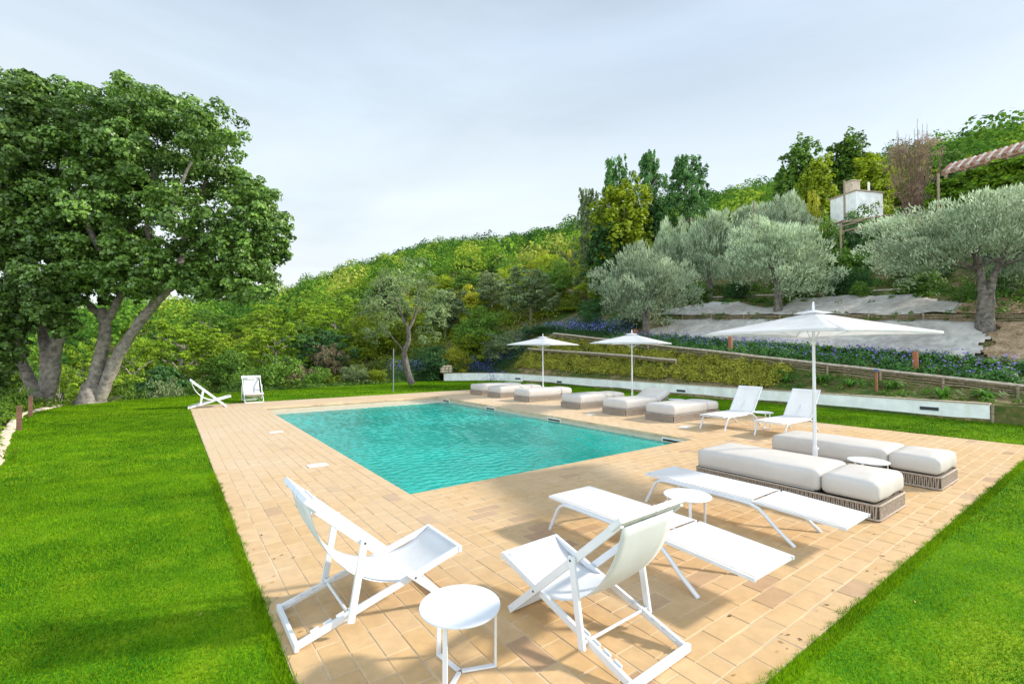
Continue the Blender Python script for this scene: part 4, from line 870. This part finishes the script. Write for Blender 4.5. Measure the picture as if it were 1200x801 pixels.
# garden bank shrubs
q = random.Random(40); GS = 'green shrubs on the upper terraces'
for x_, y_, w_, h_, mt, lb in [(27.9, 8.6, 1.0, 1.1, 'green', 'small green shrub growing through the upper grey fabric'), (29.0, 6.5, 2.4, 1.7, 'green', 'green shrub on the upper terrace left of the biggest olive trunk'), (29.2, 9.4, 2.6, 2.0, 'dark', 'dark shrub above the upper grey fabric'),
        (29.6, 12.0, 2.5, 1.9, 'green', 'green shrub behind the forked olive trunk'), (29.0, 15.4, 2.4, 1.8, 'dark', 'dark shrub between the first two olives'), (28.6, 18.0, 2.4, 1.7, 'green', 'green shrub right of the leftmost olive'),
        (24.2, 19.8, 2.4, 1.6, 'dark', 'dark green shrub left of the leftmost olive trunk'), (23.2, 22.6, 2.0, 1.9, 'dark', 'tall dark shrub at the far end of the flower bed'), (30.5, 4.0, 2.6, 1.6, 'green', 'green shrub right behind the biggest olive trunk'), (31, 1.5, 3, 1.8, 'dark', 'dark shrub at the right picture edge behind the olive'),
        (33, 7.5, 3.4, 2.4, 'dark', 'dark bush below the pergola roof'), (33.5, 11, 3.4, 2.3, 'green', 'green bush below the brown bare tree'), (34, 14.5, 3.2, 2.2, 'green', 'green bush below the white house'), (34, 4.0, 3.4, 2.6, 'green', 'green bush under the vine at right')]:
    plant('bush', LM[mt], x_, y_, w_, h_, lb, 'shrub', GS, name='shrub')

def cover(name, label, cat, x0, x1, y0, y1, n, r, hgt, mat, size, ok=None, per=60, aspect=.6, flow=None, nf=0):
    cx = rng.uniform(x0, x1, n*2); cyy = rng.uniform(y0, y1, n*2)
    if ok is not None: k = ok(cx, cyy); cx, cyy = cx[k], cyy[k]
    cx, cyy = cx[:n], cyy[:n]; n = len(cx); cz = H(cx, cyy); ct = rng.normal(0, .14, n)
    k = np.repeat(np.arange(n), per); m = len(k); rr = (r*rng.uniform(.6, 1.2, n))[k]; d = rng.normal(size=(m, 3)); d /= np.linalg.norm(d, axis=1)[:, None]; d[:, 2] = np.abs(d[:, 2])
    sc = rng.uniform(.6, 1.05, m); C = np.stack([cx[k]+d[:, 0]*rr*sc, cyy[k]+d[:, 1]*rr*sc, cz[k]+d[:, 2]*hgt*sc*rng.uniform(.8, 1.1, n)[k]], 1)
    V_, T = leaves(C, d, size, aspect, np.clip(.42+ct[k]+rng.normal(0, .17, m), 0, 1), .3)
    o = link(name, npmesh(name, V_, 4, T), mat); tag(o, label, cat, kind='stuff')
    if flow is not None:
        k = rng.integers(0, n, nf); C = np.stack([cx[k]+rng.normal(0, r*.7, nf), cyy[k]+rng.normal(0, r*.7, nf), cz[k]+hgt*rng.uniform(.75, 1.45, nf)], 1)
        V_, T = leaves(C, np.tile([-.5, 0, .5], (nf, 1)), .07, .8, rng.uniform(0, 1, nf), .2)
        tag(link(name+'_flowers', npmesh(name+'_flowers', V_, 4, T), flow), 'purple and blue flowers dotted over the '+cat, 'flowers', kind='stuff')
    return o
cover('bank_groundcover', 'low yellow-green groundcover planted on the bank above the white wall', 'groundcover', 18.85, 20.68, 8.8, 25.2, 820, .27, .36, LM['cover'], .08, lambda x, y: (np.abs(x-19.75) > .12) | (y < 13), 95)
cover('weed_cover', 'sparse green weeds and pale stones on the bare soil of the bank', 'weeds', 18.9, 20.6, 0, 9.5, 70, .14, .16, LM['green'], .06, None, 45)
cover('terrace_weeds', 'rough weeds and grass patches on the upper olive terraces', 'weeds', 25.7, 34, -2, 26, 900, .34, .30, LM['green'], .10, lambda x, y: (x > 28.6) | (y > 20) | (y < 4.6), 55)
cover('edge_weeds', 'small green weeds along the edges of the grey fabric slopes', 'edge weeds', 25.3, 25.85, 3, 20, 85, .16, .2, LM['green'], .06, lambda x, y: np.sin(y*2.1)+np.sin(y*5.3) > -.6, 60)
cover('fabric_top_weeds', 'weeds creeping over the top of the grey fabric slope', 'weeds', 27.0, 28.6, 4, 20, 110, .22, .24, LM['green'], .08, lambda x, y: np.sin(y*1.7+x*3)+np.sin(y*4.3) > .2, 60)
cover('flower_bed', 'dense dark green flower bed above the wattle fence', 'flower bed', 21.0, 23.0, .5, 19.5, 620, .24, .34, LM['upright'], .09, None, 95, .45, LM['purple'], 1500)
cover('lavender_bank', 'blue flowering rosemary mass spilling over the far end of the wall', 'lavender', 17.2, 21.0, 25.6, 30.5, 180, .45, .75, LM['dark'], .10, None, 130, .35, LM['lav'], 2600)
cover('lavender_edge', 'blue flowering lavender around the leaning tree at the far lawn edge', 'lavender edge', 11.6, 16.2, 28.9, 30.5, 60, .5, 1.05, LM['dark'], .10, None, 150, .35, LM['lav'], 900)
cover('rosemary_slope', 'dark rosemary with blue flowers under the leftmost olive', 'rosemary', 21.0, 24.5, 18.8, 25.5, 190, .40, .55, LM['dark'], .09, None, 110, .35, LM['lav'], 1500)
cover('border_weeds', 'low green plants edging the far lawn below the bushes', 'border plants', 0.5, 12.5, 26.2, 29.8, 190, .38, .36, LM['green'], .09, lambda x, y: sdf(x, y) > .15, 80)
cover('slope_scrub', 'tangled green and yellowish scrub covering the slope behind the far lawn', 'scrub', 2, 30, 29.5, 50, 420, 1.0, 1.0, LM['lime'], .17, lambda x, y: (sdf(x, y) > 2.0) & ((x < 19.5) | (y > 27)), 130)
cover('left_bank_weeds', 'rough green plants on the slope falling away left of the lawn', 'weeds', -9, -2.4, 8, 27, 420, .5, .5, LM['pine'], .11, lambda x, y: sdf(x, y) > .25, 80)

def strap_plant(label, x, y, s, group, flowers=False):
    z = hz(x, y)-.02; n = 46; V_ = []; T = []
    t = thing('strap_leaf_plant', label, 'plant', (x, y, z), group=group)
    for i in range(n):
        a = rnd.uniform(0, 6.28); l_ = s*rnd.uniform(.6, 1.1); up = rnd.uniform(.6, 1.1); d = Vector((math.cos(a), math.sin(a), 0)); sd_ = Vector((-d.y, d.x, 0))*.017*s/.4; tn = rnd.uniform(.1, 1)
        p = [d*.03, d*l_*.35+Vector((0, 0, l_*.62*up)), d*l_*.8+Vector((0, 0, l_*.70*up)), d*l_*1.1+Vector((0, 0, l_*.45*up))]; w_ = [1, 1.2, .9, .1]
        for k in range(3): V_ += [p[k]-sd_*w_[k], p[k]+sd_*w_[k], p[k+1]+sd_*w_[k+1], p[k+1]-sd_*w_[k+1]]; T.append(tn)
    link('leaves', npmesh('leaves', np.array([tuple(v) for v in V_]), 4, T), LM['iris'], t); return t
ys_ = [(19.5, 1.9), (19.7, 2.9), (19.3, 3.8), (19.8, 5.2), (19.5, 6.3), (19.7, 7.3), (19.4, 8.4), (19.9, 9.0)]
nm = ['at the right picture edge', 'beside the end of the white wall', 'above the rightmost wall vent', 'right of the post with blue head', 'left of the post with blue head', 'right behind the large parasol pole', 'just left of the large parasol pole', 'next to the yellow-green groundcover']
for (x_, y_), s in zip(ys_, nm): strap_plant('spiky green clump on the soil bank '+s, x_, y_, rnd.uniform(.42, .56), 'spiky clumps on the soil bank')
for i in range(16): strap_plant('tall spiky green clump along the top of the flower bed', 22.6+rnd.uniform(-.25, .3), 1.2+i*.62+rnd.uniform(-.15, .15), rnd.uniform(.42, .55), 'tall spiky clumps in the flower bed')

# upright trees, yellow tree, trees near the house
GU = 'tall upright dark green trees on the ridge'
pl('upright', LM['upright'], 720, 180, 40, 56, 'upright dark tree, leftmost of the three tall ones', 'tree', GU, 'upright_tree')
pl('upright', LM['upright'], 760, 170, 42, 58, 'upright dark tree, middle and tallest of the three', 'tree', GU, 'upright_tree')
pl('upright', LM['upright'], 804, 179, 39, 80, 'upright dark tree, rightmost and widest of the three', 'tree', GU, 'upright_tree')
pl('upright', LM['grey'], 690, 218, 42, 46, 'thin grey-green tree left of the yellowish tree', 'tree', GU, 'upright_tree')
pl('tree', LM['lime'], 732, 208, 36, 92, 'yellow-green tree in front of the tall upright trees', 'tree', None, 'yellow_green_tree')
pl('tree', LM['dark'], 712, 262, 35, 60, 'dark green tree below the yellow-green tree', 'tree', None, 'tree')
pl('tree', LM['dark'], 770, 232, 37, 50, 'dark tree filling the gap below the upright trees', 'tree', None, 'tree')
GH = 'trees around the white house'
pl('tree', LM['green'], 940, 160, 47, 62, 'green tree left of the white house with airy top', 'tree', GH)
pl('tree', LM['lime'], 960, 185, 42, 50, 'bright yellow-green tree directly left above the house', 'tree', GH)
pl('tree', LM['green'], 995, 154, 50, 66, 'tall green tree behind the white house', 'tree', GH)
pl('tree', LM['lime'], 1025, 182, 46, 56, 'lime tree right above the white house', 'tree', GH)
pl('tree', LM['green'], 925, 205, 45, 50, 'green tree behind the olive below the house', 'tree', GH)
pl('tree', LM['green'], 1108, 178, 52, 50, 'green tree behind the brown bare tree', 'tree', GH)
pl('bush', LM['yellow'], 951, 212, 35, 26, 'small glowing yellow-green bush before the house', 'bush', None, 'bush')
pl('bush', LM['green'], 975, 243, 30, 50, 'green bush hiding the foot of the white house wall', 'bush', None, 'bush')
pl('bush', LM['dark'], 1000, 246, 30, 50, 'dark bush below the wooden pole of the white house', 'bush', None, 'bush')
pl('bush', LM['green'], 1022, 230, 31, 66, 'green bush right in front of the white house', 'bush', None, 'bush')
pl('bush', LM['green'], 870, 262, 42, 60, 'green bush behind the olives in the middle', 'bush', None, 'bush')
# brown half-bare tree
x, y = ppos(1075, 33); g0 = hz(x, y); t = thing('bare_tree', 'reddish brown half-bare tree with thin upright twigs left of the tiled roof', 'tree', (x, y, g0)); b = MB(); q = random.Random(5); top = P(1075, 132, 33).z-g0
for i in range(46):
    a = q.uniform(0, 6.28); r_ = q.uniform(.2, 1.75); h_ = top*q.uniform(.72, 1.0)*(1-.06*r_)
    limb(b, [(.2*math.cos(a), .2*math.sin(a), 0), (r_*.35*math.cos(a), r_*.35*math.sin(a), h_*.35), (r_*.8*math.cos(a), r_*.8*math.sin(a), h_*.7), (r_*math.cos(a), r_*math.sin(a), h_)], .045, .010, 5, .05, i)
b.build('trunk', plain('twig', (.17, .10, .07), .9, var=.3), t)
cl = []
for i in range(16):
    a = q.uniform(0, 6.28); r_ = q.uniform(.2, 1.2); cl.append(((r_*math.cos(a), r_*math.sin(a), top*q.uniform(.35, .80)), (.75, .75, .9), 900, 14, .3, .35))
link('crown', crown_mesh('crown', cl, .085, .4, 0), LM['brown'], t)

# white house, poles, pergola beams
x, y = ppos(990, 34.5); g0 = hz(x, y); B = Vector((x, y, g0)); t = thing('white_house', 'small white rendered building with a flat top half hidden by olives', 'house', B, R(-24)); hh = P(990, 228, 34.5).z-g0
MB().box((1.2, 0, hh/2-.2), (2.4, 2.1, hh+.4)).build('wall', M['wallwhite'], t)
r_ = MB(); r_.box((1.2, 0, hh+.045), (2.55, 2.25, .08)); ro = r_.build('roof', M['cap'], t)
ck = MB(); ck.box((.6, -.25, hh+.55), (.7, .62, .80)); ck.box((.6, -.25, hh+.98), (.8, .72, .06)); ck.build('chimney', M['stone'], ro); MB().tube([(1.9, -.4, hh), (1.9, -.4, hh+1.0)], .07, 8).build('vent_pipe', M['lid'], ro)
for px, top, bot, dp, lab in ((885, 236, 275, 34, 'thin wooden pole rising from the forked-trunk olive'), (811, 254, 290, 33.5, 'thin wooden pole between two olives, leftmost of the poles'), (992, 210, 262, 31.5, 'wooden pole standing in front of the white house'), (1103, 202, 240, 27.5, 'wooden pole under the corner of the tiled roof')):
    x, y = ppos(px, dp); g0 = hz(x, y)-.2; z1 = P(px, top, dp).z; o = MB().tube([(0, 0, 0), (.02, 0, (z1-g0)/2), (0, 0, z1-g0)], .065, 8).build('wooden_pole', M['wood']); o.location = (x, y, g0); tag(o, lab, 'pole', 'wooden poles on the hillside')
t = thing('timber_pergola', 'rough timber pergola beams below the white house', 'pergola', P(990, 262, 29))
B = P(990, 262, 29)
for a, e_ in (((978, 262), (1040, 252)), ((985, 272), (1045, 256)), ((985, 266), (1010, 258)), ((1000, 272), (1020, 262)), ((1030, 268), (1046, 252)), ((978, 262), (990, 258))):
    MB().tube([P(*a, 29)-B, P(*e_, 28.3)-B], .055, 7).build('beam', M['wood'], t)
for px in (985, 1035): 
    p0 = P(px, 262, 28.7)-B; MB().tube([p0, p0-Vector((0, 0, 3.2))], .06, 7).build('post', M['wood'], t)

# tiled pergola roof with vine
A_ = P(1103, 203, 30); E_ = P(1240, 168, 25.2); E_.z = A_.z; d = (E_-A_); Ln_ = d.length; d.normalize(); nrm = Vector((d.y, -d.x, 0)); 
if nrm.x < 0: nrm = -nrm                              # roof rises away from the camera
t = thing('tiled_roof_house', 'house with terracotta barrel tiled roof at the upper right', 'house', A_, group=None)
def bx(name, mat, l0, l1, w0, w1, z0, z1):
    b = MB(); vs_ = [d*l_+nrm*w_+Vector((0, 0, z_)) for z_ in (z0, z1) for l_, w_ in ((l0, w0), (l1, w0), (l1, w1), (l0, w1))]
    b.add(vs_, [(0, 3, 2, 1), (4, 5, 6, 7), (0, 1, 5, 4), (1, 2, 6, 5), (2, 3, 7, 6), (3, 0, 4, 7)]); return b.build(name, mat, t)
bx('wall', M['wallwhite'], .6, Ln_, .9, 4.5, -6.5, .45)
rb = MB(); vs_ = [Vector((0, 0, -.08)), d*Ln_+Vector((0, 0, -.08)), d*Ln_+nrm*.95+Vector((0, 0, .64)), nrm*.95+Vector((0, 0, .64))]; rb.add(vs_+[v-Vector((0, 0, .08)) for v in vs_], [(0, 1, 2, 3), (7, 6, 5, 4), (0, 4, 5, 1), (1, 5, 6, 2), (2, 6, 7, 3), (3, 7, 4, 0)])
ro = rb.build('roof', M['tile_r'], t); n = int(Ln_/.24)
tb, tp = MB(), MB()
for i in range(n):
    s_ = d*(.12+i*.24); k = (tb, tp)[i % 2]
    for j in range(2): a0 = s_+nrm*(j*.43-.04)+Vector((0, 0, -.03+.76*j*.43+.015)); k.tube([a0, a0+nrm*.47+Vector((0, 0, .76*.47))], [.125, .098], 10)
tb.build('red_tiles', M['tile_r'], ro); tp.build('pale_tiles', M['tile_p'], ro)
for i in range(6): p = d*(.2+i*Ln_/5.3)+nrm*.1; MB().tube([p+Vector((0, 0, -.1)), p+Vector((0, 0, -5.5))], .09, 8).build('post', M['wood'], t)
C0 = A_; cl = []
for i in range(17):
    s_ = d*(i*Ln_/16)+Vector((0, 0, rnd.uniform(-.75, -.35)))-nrm*rnd.uniform(.2, .5)-Vector((0, 0, .45)); cl.append((s_, (.75, .75, .5), 800, 12, .4, .26)); cl.append((s_+Vector((0, 0, -.95)), (.8, .8, .6), 800, 12, .4, .3))
o = link('climbing_vine', crown_mesh('vine', cl, .17, .85, .4), LM['vine']); o.location = A_; tag(o, 'dense green vine hanging below the tiled roof edge', 'vine')

# far wood on the hill: one mass
gx, gy = np.meshgrid(np.arange(-70, 232, 4.7), np.arange(-50, 232, 4.7)); x = gx.ravel()+rng.uniform(-1.5, 1.5, gx.size); y = gy.ravel()+rng.uniform(-1.5, 1.5, gx.size); d_ = np.hypot(x, y); az = np.arctan2(x, y)
k = (d_ > 72) & (d_ < 226) & (az > -R(16)) & (az < R(104)); x, y, d_ = x[k], y[k], d_[k]; n = len(x); z = H(x, y); rad = rng.uniform(2.1, 3.9, n)
hgt = rad*rng.uniform(.95, 1.7, n); tt = np.clip(rng.normal(.50, .24, n)-.0016*(d_-80)+.10*np.sin(x*.05)+.12*hnoise(x, y, .05), .02, 1)
per = 300; k = np.repeat(np.arange(n), per); m = len(k); dd = rng.normal(size=(m, 3)); dd /= np.linalg.norm(dd, axis=1)[:, None]; dd[:, 2] = np.abs(dd[:, 2])*1.0-.12
nb = 7; bd = rng.normal(size=(n, nb, 3)); bd /= np.linalg.norm(bd, axis=2)[:, :, None]; bd[:, :, 2] = np.abs(bd[:, :, 2])
j = rng.integers(0, nb, m); p = bd[k, j]*.38+dd*.68
C = np.stack([x[k]+p[:, 0]*rad[k], y[k]+p[:, 1]*rad[k], z[k]+hgt[k]*.55+p[:, 2]*hgt[k]], 1)
V_, T = leaves(C, dd*1.3, rad[k]*.15, .75, np.clip(tt[k]+rng.normal(0, .07, m), 0, 1), .2)
fm, nn_, ll = newmat('far_wood_leaves')
def farmat():
    m, n, l = newmat('far_wood_leaves'); o = n.new('ShaderNodeOutputMaterial'); b = n.new('ShaderNodeBsdfDiffuse'); a = n.new('ShaderNodeAttribute'); a.attribute_name = 'tone'
    r = n.new('ShaderNodeValToRGB'); e = r.color_ramp.elements; e[0].position = 0; e[0].color = (.03, .085, .02, 1); e[1].position = 1; e[1].color = (.40, .44, .09, 1)
    for p_, c in ((.28, (.06, .15, .025)), (.48, (.12, .25, .03)), (.66, (.21, .34, .035)), (.85, (.36, .45, .045))): k_ = e.new(p_); k_.color = c+(1,)
    l.new(a.outputs['Fac'], r.inputs[0]); l.new(r.outputs[0], b.inputs[0]); tr = n.new('ShaderNodeBsdfTranslucent'); l.new(r.outputs[0], tr.inputs[0]); ms = n.new('ShaderNodeMixShader'); ms.inputs[0].default_value = .3
    l.new(b.outputs[0], ms.inputs[1]); l.new(tr.outputs[0], ms.inputs[2]); l.new(ms.outputs[0], o.inputs[0]); return m
tag(link('hillside_woods', npmesh('hillside_woods', V_, 4, T), farmat()), 'dense mixed green woodland covering the distant hillside', 'woods', kind='stuff')
